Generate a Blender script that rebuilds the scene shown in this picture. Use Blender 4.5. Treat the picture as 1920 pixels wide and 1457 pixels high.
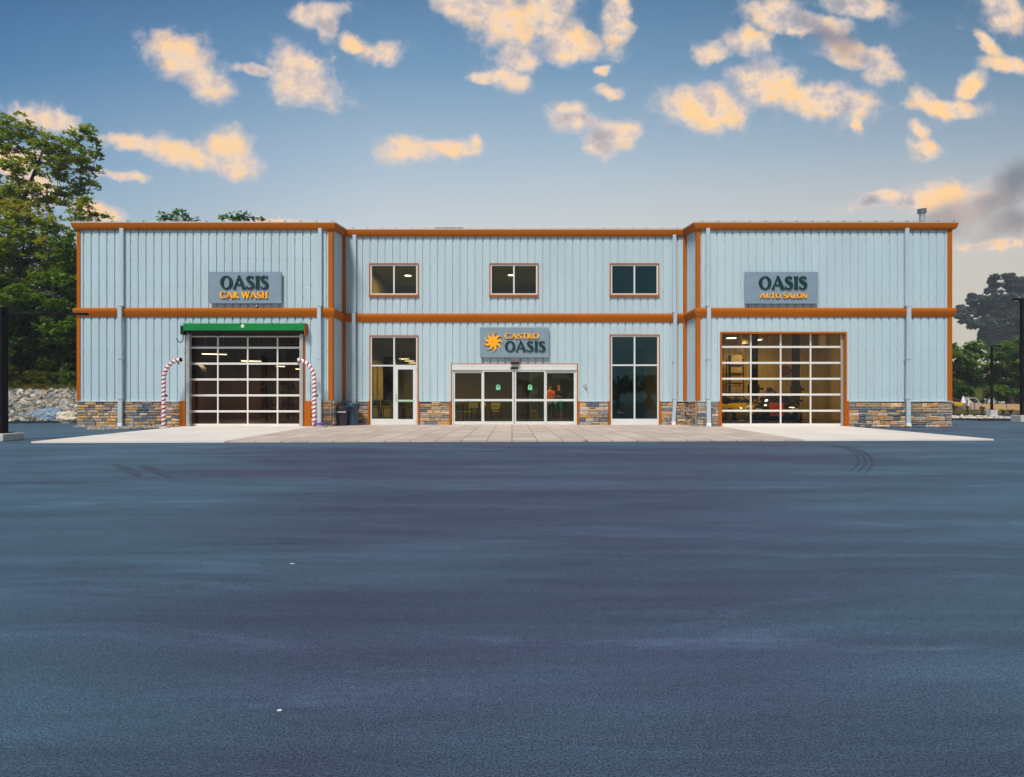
import bpy, bmesh, math, random
from mathutils import Vector, Matrix, noise
R = math.radians
for o in list(bpy.data.objects): bpy.data.objects.remove(o)
scene = bpy.context.scene
col = scene.collection
F = 1130.0; HZ = 752.0; CX = 960.0; CH = 1.0       # focal length in photo pixels, horizon row, centre column, eye height
# ------------------------------------------------------------------ camera, sky, sun, exposure
cam = bpy.data.cameras.new('camera'); camo = bpy.data.objects.new('camera', cam); col.objects.link(camo)
camo.location = (0, 0, CH); camo.rotation_euler = (R(90), 0, 0)
cam.sensor_width = 36; cam.lens = F / 1920 * 36; cam.shift_y = (HZ - 728.5) / 1920
cam.clip_start = 0.05; cam.clip_end = 6000
scene.camera = camo
scene.view_settings.view_transform = 'Standard'; scene.view_settings.look = 'None'
scene.view_settings.exposure = 0.42; scene.view_settings.gamma = 1
SUN_EL, SUN_AZ = 52, 200      # azimuth of the sun measured from +Y clockwise (behind the camera, a little left)
sun = bpy.data.lights.new('sun', 'SUN'); sun.energy = 2.9; sun.angle = R(14); sun.color = (1, .94, .86)
suno = bpy.data.objects.new('sun', sun); col.objects.link(suno)
sd = Vector((math.sin(R(SUN_AZ)) * math.cos(R(SUN_EL)), math.cos(R(SUN_AZ)) * math.cos(R(SUN_EL)), math.sin(R(SUN_EL))))
suno.rotation_euler = sd.to_track_quat('Z', 'Y').to_euler()

def N(nt, t, **kw):
    n = nt.nodes.new(t)
    for k, v in kw.items():
        if k in n.bl_rna.properties.keys() and not k.startswith('i_'): setattr(n, k, v)
    return n
def setin(n, **kw):
    for k, v in kw.items(): n.inputs[k.replace('_', ' ')].default_value = v
def build_world():
    w = bpy.data.worlds.new('World'); scene.world = w; w.use_nodes = True
    nt = w.node_tree; nt.nodes.clear(); L = nt.links.new
    out = N(nt, 'ShaderNodeOutputWorld'); bg = N(nt, 'ShaderNodeBackground'); L(bg.outputs[0], out.inputs[0])
    sky = N(nt, 'ShaderNodeTexSky'); sky.sky_type = 'NISHITA'; sky.sun_disc = False
    sky.sun_elevation = R(SUN_EL); sky.sun_rotation = R(SUN_AZ); sky.air_density = 1.3; sky.dust_density = 1.5; sky.ozone_density = 2.0
    tc = N(nt, 'ShaderNodeTexCoord'); sep = N(nt, 'ShaderNodeSeparateXYZ'); L(tc.outputs['Generated'], sep.inputs[0])
    def math_(op, a, b=None, c=None, clamp=False):
        m = N(nt, 'ShaderNodeMath', operation=op); m.use_clamp = clamp
        for i, v in enumerate((a, b, c)):
            if v is None: continue
            if isinstance(v, (int, float)): m.inputs[i].default_value = v
            else: L(v, m.inputs[i])
        return m.outputs[0]
    ay = math_('MAXIMUM', math_('ABSOLUTE', sep.outputs[1]), .08)
    u = math_('DIVIDE', sep.outputs[0], ay); v = math_('DIVIDE', sep.outputs[2], ay)
    cb = N(nt, 'ShaderNodeCombineXYZ'); L(u, cb.inputs[0]); L(v, cb.inputs[1])
    P = cb.outputs[0]
    def noise_(vec, scale, detail=4, rough=.55, off=(0, 0, 0), dist=0):
        mp = N(nt, 'ShaderNodeMapping'); mp.inputs['Location'].default_value = off; L(vec, mp.inputs[0])
        n = N(nt, 'ShaderNodeTexNoise'); setin(n, Scale=scale, Detail=detail, Roughness=rough, Distortion=dist); L(mp.outputs[0], n.inputs['Vector']); return n
    n1 = noise_(P, 8, 9, .60)
    sub = N(nt, 'ShaderNodeVectorMath', operation='SUBTRACT'); L(n1.outputs['Color'], sub.inputs[0]); sub.inputs[1].default_value = (.5, .5, .5)
    sc = N(nt, 'ShaderNodeVectorMath', operation='SCALE'); L(sub.outputs[0], sc.inputs[0]); sc.inputs['Scale'].default_value = .070
    ad = N(nt, 'ShaderNodeVectorMath', operation='ADD'); L(P, ad.inputs[0]); L(sc.outputs[0], ad.inputs[1])
    PD = ad.outputs[0]
    def clump(lst):
        acc = None
        for (px, py, rx, ry, rot) in lst:
            mp = N(nt, 'ShaderNodeMapping'); mp.vector_type = 'TEXTURE'; L(PD, mp.inputs[0])
            mp.inputs['Location'].default_value = ((px - CX) / F, (HZ - py) / F, 0)
            mp.inputs['Rotation'].default_value = (0, 0, R(-rot)); mp.inputs['Scale'].default_value = (1.10 * rx / F, 1.14 * ry / F, 1)
            ln = N(nt, 'ShaderNodeVectorMath', operation='LENGTH'); L(mp.outputs[0], ln.inputs[0])
            acc = ln.outputs['Value'] if acc is None else math_('SMOOTH_MIN', acc, ln.outputs['Value'], .25)
        return acc
    lit = [(590,30,50,20,-8),(615,48,18,32,0),(335,100,62,42,30),(378,148,58,30,30),(560,125,60,38,0),(575,165,66,36,20),(470,130,40,10,10),(665,82,34,18,30),(712,100,38,24,0),
           (250,262,72,15,5),(350,282,82,28,12),(430,270,44,36,20),(445,315,50,30,20),(225,322,55,11,8),(765,280,60,24,4),(850,272,55,15,0),(890,264,16,10,0),
           (870,15,70,30,20),(950,45,62,58,10),(1010,25,70,48,0),(1060,80,66,34,0),(975,115,40,28,0),(1155,35,28,62,8),(915,150,40,13,0),(960,160,42,24,20),
           (1070,225,60,24,10),(1165,245,48,25,0),(1130,262,40,30,0),(1150,166,28,12,0),(1131,128,14,8,0),(1330,195,92,42,0),(1440,160,78,46,10),(1545,190,110,34,8),
           (1345,95,50,18,-5),(1405,78,45,28,0),(1450,25,60,30,0),(1540,45,62,20,8),(1605,12,72,22,10),(1600,100,74,20,10),(1655,135,36,24,30),(1480,50,70,14,8),
           (1880,20,52,36,30),(1850,80,40,14,40),(1890,125,50,18,10),(1770,208,76,18,6),(1725,182,22,24,30),(1820,165,30,20,-40),(1715,248,22,14,0),(1722,280,30,22,20),(1610,228,18,14,0),
           (1680,376,100,14,-8),(1770,362,100,26,-8),(1870,452,100,12,-4),(90,222,72,22,10),(30,300,60,30,0),(175,395,46,22,15),(520,410,60,8,0),(60,360,60,30,0)]
    dark = [(1840,388,150,42,-22),(1915,340,90,40,-32),(1790,400,80,20,-12),(1900,410,100,34,-10),(1560,72,80,26,30)]
    dl = clump(lit); dd = clump(dark)
    n2 = noise_(P, 15, 6, .60, (3, 1, 0)); n3 = noise_(P, 10, 3, .45, (7, 4, 2)); n4 = noise_(PD, 36, 7, .6, (1, 8, 0))
    n2b = noise_(P, 15, 6, .60, (3 + .014, 1 + .016, 0))
    def cover(d, k, lo, hi):
        a = math_('SUBTRACT', 1.0, d); b = math_('MULTIPLY', math_('SUBTRACT', n2.outputs[0], .5), k)
        c = math_('MULTIPLY', math_('SUBTRACT', n4.outputs[0], .5), k * .55)
        s = math_('ADD', math_('ADD', a, b), c)
        mr = N(nt, 'ShaderNodeMapRange'); mr.interpolation_type = 'SMOOTHSTEP'; L(s, mr.inputs[0]); mr.inputs[1].default_value = lo; mr.inputs[2].default_value = hi; return mr.outputs[0]
    cl = cover(dl, 1.25, -.16, .60)
    veil = math_('MULTIPLY', cover(math_('MULTIPLY', dl, .70), 2.2, .05, 1.0), .38); cd = cover(dd, .9, -.15, .95)
    # cloud colour: lit from low left, mauve where thick
    ramp = N(nt, 'ShaderNodeValToRGB'); e = ramp.color_ramp.elements
    e[0].position = .26; e[0].color = (.36, .35, .39, 1); e[1].position = .64; e[1].color = (1.0, .63, .30, 1)
    x = ramp.color_ramp.elements.new(.40); x.color = (.62, .52, .49, 1); x = ramp.color_ramp.elements.new(.50); x.color = (.86, .65, .47, 1)
    L(math_('ADD', math_('MULTIPLY_ADD', math_('SUBTRACT', n2.outputs[0], n2b.outputs[0]), 1.1, .05), math_('MULTIPLY', n3.outputs[0], .93)), ramp.inputs[0])
    warm = N(nt, 'ShaderNodeMapRange'); L(u, warm.inputs[0]); warm.inputs[1].default_value = -.8; warm.inputs[2].default_value = .5
    tint = N(nt, 'ShaderNodeMix', data_type='RGBA'); L(warm.outputs[0], tint.inputs[0]); tint.inputs[6].default_value = (.80, .60, .46, 1); L(ramp.outputs[0], tint.inputs[7])
    tm = N(nt, 'ShaderNodeMix', data_type='RGBA'); tm.inputs[0].default_value = .65; L(tint.outputs[2], tm.inputs[6]); L(ramp.outputs[0], tm.inputs[7])
    rim = N(nt, 'ShaderNodeMix', data_type='RGBA'); L(math_('POWER', cl, 1.2), rim.inputs[0]); rim.inputs[6].default_value = (.72, .60, .54, 1); L(tm.outputs[2], rim.inputs[7]); tm = rim
    dcol = N(nt, 'ShaderNodeValToRGB'); e = dcol.color_ramp.elements; e[0].position = .35; e[0].color = (.17, .18, .22, 1); e[1].position = .65; e[1].color = (.48, .38, .35, 1); L(n3.outputs[0], dcol.inputs[0])
    # clear sky: the Nishita sky, deepened and warmed towards the horizon on the right by the evening air
    el = N(nt, 'ShaderNodeMapRange'); L(v, el.inputs[0]); el.inputs[1].default_value = -.02; el.inputs[2].default_value = .70
    grad = N(nt, 'ShaderNodeValToRGB'); e = grad.color_ramp.elements
    e[0].position = 0; e[0].color = (.64, .61, .51, 1); e[1].position = 1; e[1].color = (.070, .180, .335, 1)
    for p, c in ((.2, (.66, .66, .61, 1)), (.42, (.60, .64, .655, 1)), (.58, (.40, .51, .61, 1)), (.80, (.165, .31, .475, 1))):
        x = grad.color_ramp.elements.new(p); x.color = c
    L(el.outputs[0], grad.inputs[0])
    side = N(nt, 'ShaderNodeMapRange'); L(u, side.inputs[0]); side.inputs[1].default_value = -.9; side.inputs[2].default_value = .9
    sidec = N(nt, 'ShaderNodeValToRGB'); e = sidec.color_ramp.elements; e[0].color = (.42, .63, .80, 1); e[1].color = (.90, .84, .80, 1)
    x = sidec.color_ramp.elements.new(.38); x.color = (.98, .99, 1, 1); x = sidec.color_ramp.elements.new(.56); x.color = (1, 1, .99, 1); L(side.outputs[0], sidec.inputs[0])
    mu = N(nt, 'ShaderNodeMix', data_type='RGBA', blend_type='MULTIPLY'); mu.inputs[0].default_value = 1; L(grad.outputs[0], mu.inputs[6]); L(sidec.outputs[0], mu.inputs[7])
    gl = N(nt, 'ShaderNodeMapRange'); L(v, gl.inputs[0]); gl.inputs[1].default_value = .42; gl.inputs[2].default_value = .12
    gs = N(nt, 'ShaderNodeMapRange'); L(u, gs.inputs[0]); gs.inputs[1].default_value = -.35; gs.inputs[2].default_value = .95
    gm = N(nt, 'ShaderNodeMix', data_type='RGBA'); L(math_('MULTIPLY', math_('MULTIPLY', gl.outputs[0], gs.outputs[0]), .75), gm.inputs[0]); L(mu.outputs[2], gm.inputs[6]); gm.inputs[7].default_value = (.64, .56, .43, 1); mu = gm
    skys = N(nt, 'ShaderNodeMix', data_type='RGBA', blend_type='MULTIPLY'); skys.inputs[0].default_value = 1; L(sky.outputs[0], skys.inputs[6]); skys.inputs[7].default_value = (.10, .10, .10, 1)
    base = N(nt, 'ShaderNodeMix', data_type='RGBA'); base.inputs[0].default_value = .88; L(skys.outputs[2], base.inputs[6]); L(mu.outputs[2], base.inputs[7])
    vb = N(nt, 'ShaderNodeMix', data_type='RGBA'); L(veil, vb.inputs[0]); L(base.outputs[2], vb.inputs[6]); vb.inputs[7].default_value = (.60, .56, .58, 1); base = vb
    m1 = N(nt, 'ShaderNodeMix', data_type='RGBA'); L(math_('MULTIPLY', cl, .95), m1.inputs[0]); L(base.outputs[2], m1.inputs[6]); L(tm.outputs[2], m1.inputs[7])
    m2 = N(nt, 'ShaderNodeMix', data_type='RGBA'); L(math_('MULTIPLY', cd, .8), m2.inputs[0]); L(m1.outputs[2], m2.inputs[6]); L(dcol.outputs[0], m2.inputs[7])
    L(m2.outputs[2], bg.inputs[0]); bg.inputs[1].default_value = 0.82
build_world()

# ------------------------------------------------------------------ helpers
def srgb(h):
    h = h.lstrip('#'); c = [int(h[i:i + 2], 16) / 255 for i in (0, 2, 4)]
    return tuple(x / 12.92 if x <= .04045 else ((x + .055) / 1.055) ** 2.4 for x in c)
def px(x, y, Y): return ((x - CX) * Y / F, Y, CH + (HZ - y) * Y / F)
def X_(x, Y): return (x - CX) * Y / F
def Z_(y, Y): return CH + (HZ - y) * Y / F

def mat(name, color, rough=.6, metal=0, var=.12, scale=6, bump=0, bscale=None, detail=6, spec=.5, coat=0, stretch=(1, 1, 1), island=None, coords='Object'):
    m = bpy.data.materials.new(name); m.use_nodes = True; nt = m.node_tree; L = nt.links.new
    b = nt.nodes['Principled BSDF']; b.inputs['Roughness'].default_value = rough; b.inputs['Metallic'].default_value = metal
    b.inputs['Specular IOR Level'].default_value = spec; b.inputs['Coat Weight'].default_value = coat
    tc = N(nt, 'ShaderNodeTexCoord'); mp = N(nt, 'ShaderNodeMapping'); mp.inputs['Scale'].default_value = stretch
    L(tc.outputs[coords], mp.inputs[0])
    n = N(nt, 'ShaderNodeTexNoise'); setin(n, Scale=scale, Detail=detail, Roughness=.6); L(mp.outputs[0], n.inputs['Vector'])
    if island:
        g = N(nt, 'ShaderNodeNewGeometry'); r = N(nt, 'ShaderNodeValToRGB'); r.color_ramp.interpolation = 'CONSTANT'
        els = r.color_ramp.elements
        while len(els) > 1: els.remove(els[-1])
        els[0].position = 0; els[0].color = (*island[0], 1)
        for i, c in enumerate(island[1:]): x = els.new((i + 1) / len(island)); x.color = (*c, 1)
        L(g.outputs['Random Per Island'], r.inputs[0]); src = r.outputs[0]
    else:
        rgb = N(nt, 'ShaderNodeRGB'); rgb.outputs[0].default_value = (*color, 1); src = rgb.outputs[0]
    mr = N(nt, 'ShaderNodeMapRange'); L(n.outputs[0], mr.inputs[0]); mr.inputs[1].default_value = .25; mr.inputs[2].default_value = .75
    mr.inputs[3].default_value = 1 - var; mr.inputs[4].default_value = 1 + var
    mx = N(nt, 'ShaderNodeVectorMath', operation='SCALE'); L(src, mx.inputs[0]); L(mr.outputs[0], mx.inputs['Scale'])
    L(mx.outputs[0], b.inputs['Base Color'])
    if bump:
        n2 = N(nt, 'ShaderNodeTexNoise'); setin(n2, Scale=bscale or scale * 6, Detail=6, Roughness=.65); L(mp.outputs[0], n2.inputs['Vector'])
        bp = N(nt, 'ShaderNodeBump'); bp.inputs['Strength'].default_value = bump; bp.inputs['Distance'].default_value = .02
        L(n2.outputs[0], bp.inputs['Height']); L(bp.outputs[0], b.inputs['Normal'])
    return m
def emit(name, color, s):
    m = bpy.data.materials.new(name); m.use_nodes = True; b = m.node_tree.nodes['Principled BSDF']
    b.inputs['Base Color'].default_value = (*color, 1); b.inputs['Emission Color'].default_value = (*color, 1); b.inputs['Emission Strength'].default_value = s; return m
def glass(name, tint, refl, rough=.01, gc=(.9, .95, 1)):
    m = bpy.data.materials.new(name); m.use_nodes = True; nt = m.node_tree; nt.nodes.clear(); L = nt.links.new
    o = N(nt, 'ShaderNodeOutputMaterial'); mix = N(nt, 'ShaderNodeMixShader'); t = N(nt, 'ShaderNodeBsdfTransparent'); g = N(nt, 'ShaderNodeBsdfGlossy')
    t.inputs[0].default_value = (*tint, 1); g.inputs[0].default_value = (*gc, 1); g.inputs[1].default_value = rough
    lw = N(nt, 'ShaderNodeFresnel'); lw.inputs[0].default_value = 1.5
    tcn = N(nt, 'ShaderNodeTexCoord'); nn = N(nt, 'ShaderNodeTexNoise'); setin(nn, Scale=.8, Detail=1); L(tcn.outputs['Object'], nn.inputs['Vector'])
    bp = N(nt, 'ShaderNodeBump'); bp.inputs['Strength'].default_value = .06; bp.inputs['Distance'].default_value = .02; L(nn.outputs[0], bp.inputs['Height']); L(bp.outputs[0], g.inputs['Normal'])
    ma = N(nt, 'ShaderNodeMath', operation='MULTIPLY'); ma.use_clamp = True; L(lw.outputs[0], ma.inputs[0]); ma.inputs[1].default_value = refl
    L(ma.outputs[0], mix.inputs[0]); L(t.outputs[0], mix.inputs[1]); L(g.outputs[0], mix.inputs[2]); L(mix.outputs[0], o.inputs[0]); return m

class MB:
    def __init__(s): s.v = []; s.f = []; s.mi = []; s.cm = 0; s.smooth = False
    def add(s, vs, fs):
        n = len(s.v); s.v += [tuple(v) for v in vs]; s.f += [tuple(i + n for i in f) for f in fs]; s.mi += [s.cm] * len(fs); return s
    def box(s, x0, x1, y0, y1, z0, z1):
        return s.add([(x0,y0,z0),(x1,y0,z0),(x1,y1,z0),(x0,y1,z0),(x0,y0,z1),(x1,y0,z1),(x1,y1,z1),(x0,y1,z1)],
                     [(0,3,2,1),(4,5,6,7),(0,1,5,4),(1,2,6,5),(2,3,7,6),(3,0,4,7)])
    def bbox(s, x0, x1, y0, y1, z0, z1, b=.01):   # chamfered box
        x0, x1 = min(x0, x1), max(x0, x1); y0, y1 = min(y0, y1), max(y0, y1); z0, z1 = min(z0, z1), max(z0, z1)
        b = min(b, (x1 - x0) * .4, (y1 - y0) * .4, (z1 - z0) * .4)
        bm = bmesh.new(); bmesh.ops.create_cube(bm, size=1)
        for v in bm.verts: v.co = Vector(((x0 + x1) / 2 + v.co.x * (x1 - x0), (y0 + y1) / 2 + v.co.y * (y1 - y0), (z0 + z1) / 2 + v.co.z * (z1 - z0)))
        bmesh.ops.bevel(bm, geom=bm.edges[:], offset=b, segments=2, affect='EDGES', profile=.5)
        bm.verts.index_update(); s.add([v.co[:] for v in bm.verts], [[v.index for v in f.verts] for f in bm.faces]); bm.free(); return s
    def quad(s, a, b, c, d): return s.add([a, b, c, d], [(0, 1, 2, 3)])
    def tube(s, pts, rad, n=10, cap=True):
        pts = [Vector(p) for p in pts]; rad = rad if isinstance(rad, (list, tuple)) else [rad] * len(pts)
        ring = []; prev = None
        for i, p in enumerate(pts):
            d = (pts[min(i + 1, len(pts) - 1)] - pts[max(i - 1, 0)])
            d = d.normalized() if d.length > 1e-9 else Vector((0, 0, 1))
            a = prev if prev is not None else (Vector((1, 0, 0)) if abs(d.x) < .9 else Vector((0, 1, 0)))
            a = (a - d * a.dot(d)); a = a.normalized() if a.length > 1e-6 else Vector((0, 1, 0)); b = d.cross(a); prev = a
            ring.append([p + (a * math.cos(2 * math.pi * k / n) + b * math.sin(2 * math.pi * k / n)) * rad[i] for k in range(n)])
        vs = [v for r in ring for v in r]; fs = []
        for i in range(len(pts) - 1):
            for k in range(n): fs.append((i * n + k, i * n + (k + 1) % n, (i + 1) * n + (k + 1) % n, (i + 1) * n + k))
        if cap: fs += [tuple(range(n))[::-1], tuple((len(pts) - 1) * n + k for k in range(n))]
        return s.add(vs, fs)
    def lathe(s, prof, c=(0, 0, 0), n=20):          # prof: (radius, z)
        vs = []; fs = []
        for (r, z) in prof:
            for k in range(n): a = 2 * math.pi * k / n; vs.append((c[0] + r * math.cos(a), c[1] + r * math.sin(a), c[2] + z))
        for i in range(len(prof) - 1):
            for k in range(n): fs.append((i * n + k, i * n + (k + 1) % n, (i + 1) * n + (k + 1) % n, (i + 1) * n + k))
        fs += [tuple(range(n))[::-1], tuple((len(prof) - 1) * n + k for k in range(n))]
        return s.add(vs, fs)
    def prism(s, prof, x0, x1, axis='x'):           # profile (y,z) extruded along x (or (x,z) along y)
        n = len(prof); f = (lambda a, p: (a, p[0], p[1])) if axis == 'x' else (lambda a, p: (p[0], a, p[1]))
        return s.add([f(x0, p) for p in prof] + [f(x1, p) for p in prof],
                     [(i, (i + 1) % n, n + (i + 1) % n, n + i) for i in range(n)] + [tuple(range(n))[::-1], tuple(range(n, 2 * n))])
    def build(s, name, m, parent=None, smooth=False, label=None):
        me = bpy.data.meshes.new(name)
        off = Vector((0, 0, 0)); p = parent
        while p is not None: off += Vector(p.location); p = p.parent
        me.from_pydata([(v[0] - off.x, v[1] - off.y, v[2] - off.z) for v in s.v], [], s.f); me.update()
        for mm in (m if isinstance(m, (list, tuple)) else [m]): me.materials.append(mm)
        for i, p in enumerate(me.polygons): p.material_index = s.mi[i]; p.use_smooth = smooth or s.smooth
        o = bpy.data.objects.new(name, me); col.objects.link(o)
        if parent is not None: o.parent = parent
        if label: o['label'] = label
        return o
def tag(o, label=None, cat=None, group=None, kind=None):
    if label: o['label'] = label
    if cat: o['category'] = cat
    if group: o['group'] = group
    if kind: o['kind'] = kind
    return o
def thing(name, label, cat, loc=(0, 0, 0), rz=0, group=None):
    o = bpy.data.objects.new(name, None); col.objects.link(o); o.location = loc; o.rotation_euler = (0, 0, rz); o.empty_display_size = .2
    return tag(o, label, cat, group)
def dup(root, loc, rz=0, label=None, scale=None):
    def cp(o, par):
        c = o.copy(); col.objects.link(c)
        if par is not None: c.parent = par
        for ch in o.children: cp(ch, c)
        return c
    r = cp(root, None); r.location = loc; r.rotation_euler = (0, 0, rz)
    if label: r['label'] = label
    if scale: r.scale = scale
    return r
def struct(o): o['kind'] = 'structure'; return o

# ------------------------------------------------------------------ materials
def mat_siding():
    m = mat('siding_metal', srgb('#b0c5cd'), rough=.5, var=.07, scale=.7, detail=3, stretch=(1.5, 1.5, .35), bump=.02, bscale=2)
    return m
M_side = mat_siding()
M_spout = mat('downspout_metal', srgb('#aebfc9'), rough=.4, var=.03, scale=2)
M_orange = mat('copper_trim', (.41, .108, .004), rough=.6, spec=.1, var=.06, scale=2, stretch=(.4, 1, 1))
M_drip = mat('drip_edge', srgb('#cfa27c'), rough=.45, var=.05, scale=2)
M_roof = mat('roof_panel', srgb('#a9adb0'), rough=.4, metal=.4, var=.08, scale=2)
M_alu = mat('aluminium_frame', srgb('#d2d6d4'), rough=.45, metal=0, var=.04, scale=3)
M_alu2 = mat('door_rail', srgb('#dcdad2'), rough=.45, metal=0, var=.04, scale=3)
M_galv = mat('galvanised', srgb('#b6bcbc'), rough=.35, metal=.5, var=.1, scale=5)
M_mortar = mat('mortar', srgb('#4a4542'), rough=.95, var=.2, scale=20, bump=.4)
M_cap = mat('stone_cap', srgb('#b9c2c4'), rough=.6, var=.08)
ST = [srgb(c) for c in ('#a08d78', '#7d7974', '#b89468', '#56606e', '#c49f6e', '#8f8374', '#aea08f', '#6a686a', '#b98a52', '#9a958e', '#d0b08a', '#67717d', '#a58560', '#b8ab98', '#8b8078', '#9c8468')]
M_stone = mat('ledge_stone', (.3, .3, .3), rough=.85, var=.34, scale=9, bump=.7, bscale=30, island=ST)
M_glass = glass('window_glass', (.62, .62, .54), .55)
M_glass_d = glass('window_glass_teal_reflection', (.48, .53, .50), 1.35, gc=(.30, .72, .95))  # gloss tint colours the reflection of the pale sky teal
M_glass_g = glass('garage_glass', (.78, .76, .68), .45)
M_glass_l = glass('garage_glass_dark', (.68, .60, .54), .32)
M_black = mat('black_plastic', (.010, .010, .012), rough=.6, spec=.2, var=.2)
M_blacksteel = mat('black_steel', (.006, .005, .008), rough=.65, spec=.12, var=.2)
M_white = mat('white_paint', (.78, .78, .78), rough=.5, var=.04)
M_signp = mat('sign_panel', srgb('#7b8f9f'), rough=.5, var=.08, scale=1.2, detail=2, stretch=(1, 1, 4))
M_green_l = mat('sign_green', (.0008, .040, .034), rough=.6, spec=.2, var=.05)
M_yel_l = mat('sign_yellow', srgb('#ffb000'), rough=.35, var=.04)
M_shutter = mat('shutter_green', srgb('#00803a'), rough=.35, var=.12, scale=1.5, detail=2, stretch=(.6, 1, 3))
M_leafm = None

def ground_mats():
    # asphalt: fine aggregate, long sweeping roller and brush streaks
    m = bpy.data.materials.new('asphalt'); m.use_nodes = True; nt = m.node_tree; L = nt.links.new; b = nt.nodes['Principled BSDF']
    tc = N(nt, 'ShaderNodeTexCoord')
    def nz(scale, det, st=(1, 1, 1), rough=.6, dist=0):
        mp = N(nt, 'ShaderNodeMapping'); mp.inputs['Scale'].default_value = st; L(tc.outputs['Object'], mp.inputs[0])
        n = N(nt, 'ShaderNodeTexNoise'); setin(n, Scale=scale, Detail=det, Roughness=rough, Distortion=dist); L(mp.outputs[0], n.inputs['Vector']); return n.outputs[0]
    def mr(s, a, b_, c, d):
        k = N(nt, 'ShaderNodeMapRange'); L(s, k.inputs[0])
        for i, v in enumerate((a, b_, c, d)): k.inputs[i + 1].default_value = v
        return k.outputs[0]
    def mul(a, c):
        k = N(nt, 'ShaderNodeMath', operation='MULTIPLY'); L(a, k.inputs[0]); L(c, k.inputs[1]); return k.outputs[0]
    big = mr(nz(.12, 3, (1, 1.6, 1), dist=.6), .3, .7, .88, 1.12)
    streak = mr(nz(.7, 8, (.20, 1.3, 1), .68, 1.8), .36, .64, .76, 1.26)
    wisp = mr(nz(1.2, 9, (.24, 1.4, 1), .80, 1.2), .53, .68, 1.0, 1.65)
    fine = mr(nz(130, 3, rough=.9), .42, .58, .45, 1.65)
    fine2 = mr(nz(28, 3, rough=.7), .3, .7, .84, 1.16)
    sweep_ = mr(nz(.28, 5, (.45, 1.2, 1), .55, 2.2), .35, .65, .90, 1.12)
    tot = mul(mul(mul(mul(big, streak), wisp), mul(fine, fine2)), sweep_)
    cr = N(nt, 'ShaderNodeValToRGB'); e = cr.color_ramp.elements; e[0].position = .38; e[0].color = (.037, .045, .086, 1); e[1].position = .62; e[1].color = (.044, .086, .126, 1)
    sx = N(nt, 'ShaderNodeSeparateXYZ'); L(tc.outputs['Object'], sx.inputs[0]); ab = N(nt, 'ShaderNodeMath', operation='ABSOLUTE'); L(sx.outputs[0], ab.inputs[0])
    wd = N(nt, 'ShaderNodeMath', operation='MULTIPLY_ADD'); L(sx.outputs[1], wd.inputs[0]); wd.inputs[1].default_value = .75; wd.inputs[2].default_value = .5
    dv = N(nt, 'ShaderNodeMath', operation='DIVIDE'); L(ab.outputs[0], dv.inputs[0]); L(wd.outputs[0], dv.inputs[1]); ea = mr(dv.outputs[0], .35, 1.15, -.06, .20)
    sm = N(nt, 'ShaderNodeMath', operation='ADD'); L(ea, sm.inputs[0]); L(nz(.22, 4, (.5, 1.4, 1), dist=1), sm.inputs[1]); L(sm.outputs[0], cr.inputs[0])
    sc = N(nt, 'ShaderNodeVectorMath', operation='SCALE'); L(cr.outputs[0], sc.inputs[0]); L(tot, sc.inputs['Scale']); L(sc.outputs[0], b.inputs['Base Color'])
    L(mr(nz(.6, 4, (.3, 1, 1)), .3, .7, .62, .88), b.inputs['Roughness']); b.inputs['Specular IOR Level'].default_value = .45
    bp = N(nt, 'ShaderNodeBump'); bp.inputs['Strength'].default_value = .55; bp.inputs['Distance'].default_value = .006; L(nz(95, 3, rough=.8), bp.inputs['Height']); L(bp.outputs[0], b.inputs['Normal'])
    return m
M_asph = ground_mats()
M_conc = mat('pale_concrete', srgb('#ddd3c8'), rough=.85, var=.10, scale=.7, detail=8, bump=.15, bscale=60, stretch=(1, .5, 1))
M_concb = mat('cast_concrete', srgb('#b9b6ae'), rough=.85, var=.14, scale=4, bump=.3, bscale=40)
def mat_paver():
    m = mat('stamped_concrete', srgb('#cbbbae'), rough=.75, var=.16, scale=1.4, detail=8, bump=.25, bscale=18)
    nt = m.node_tree; L = nt.links.new; b = nt.nodes['Principled BSDF']
    src = b.inputs['Base Color'].links[0].from_socket
    tc = N(nt, 'ShaderNodeTexCoord'); mp = N(nt, 'ShaderNodeMapping'); mp.inputs['Rotation'].default_value = (0, 0, R(90)); L(tc.outputs['Object'], mp.inputs[0])
    br = N(nt, 'ShaderNodeTexBrick'); L(mp.outputs[0], br.inputs['Vector'])
    br.inputs['Color1'].default_value = (1, .98, .96, 1); br.inputs['Color2'].default_value = (.80, .76, .75, 1); br.inputs['Mortar'].default_value = (.42, .38, .37, 1)
    setin(br, Scale=1.0, Mortar_Size=.016, Mortar_Smooth=.3); br.inputs['Brick Width'].default_value = 1.1; br.inputs['Row Height'].default_value = .62
    mx = N(nt, 'ShaderNodeMix', data_type='RGBA', blend_type='MULTIPLY'); mx.inputs[0].default_value = 1; L(src, mx.inputs[6]); L(br.outputs[0], mx.inputs[7]); L(mx.outputs[2], b.inputs['Base Color'])
    return m
M_paver = mat_paver()
M_dirt = mat('dirt_grass', srgb('#5c522e'), rough=.95, var=.45, scale=1.3, bump=.6, bscale=12)
M_field = mat('field_grass', srgb('#4c5a2a'), rough=.95, var=.35, scale=.6, bump=.4, bscale=8)
M_gravel = mat('gravel', (.3, .3, .3), rough=.9, var=.25, scale=10, island=[srgb(c) for c in ('#8c857c', '#a39a8e', '#6f6a66', '#b8ae9f', '#7a7370')])
M_rock = mat('riprap_rock', (.3, .3, .3), rough=.85, var=.22, scale=4, bump=.5, bscale=18,
             island=[srgb(c) for c in ('#b3a791', '#7f888b', '#9c9484', '#5c6463', '#c4b8a2', '#8c806e', '#6e787b', '#a08a6c', '#9ba09b', '#4c5456', '#b09f88', '#878e8b', '#c9bfae', '#5f5a50')])
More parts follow.
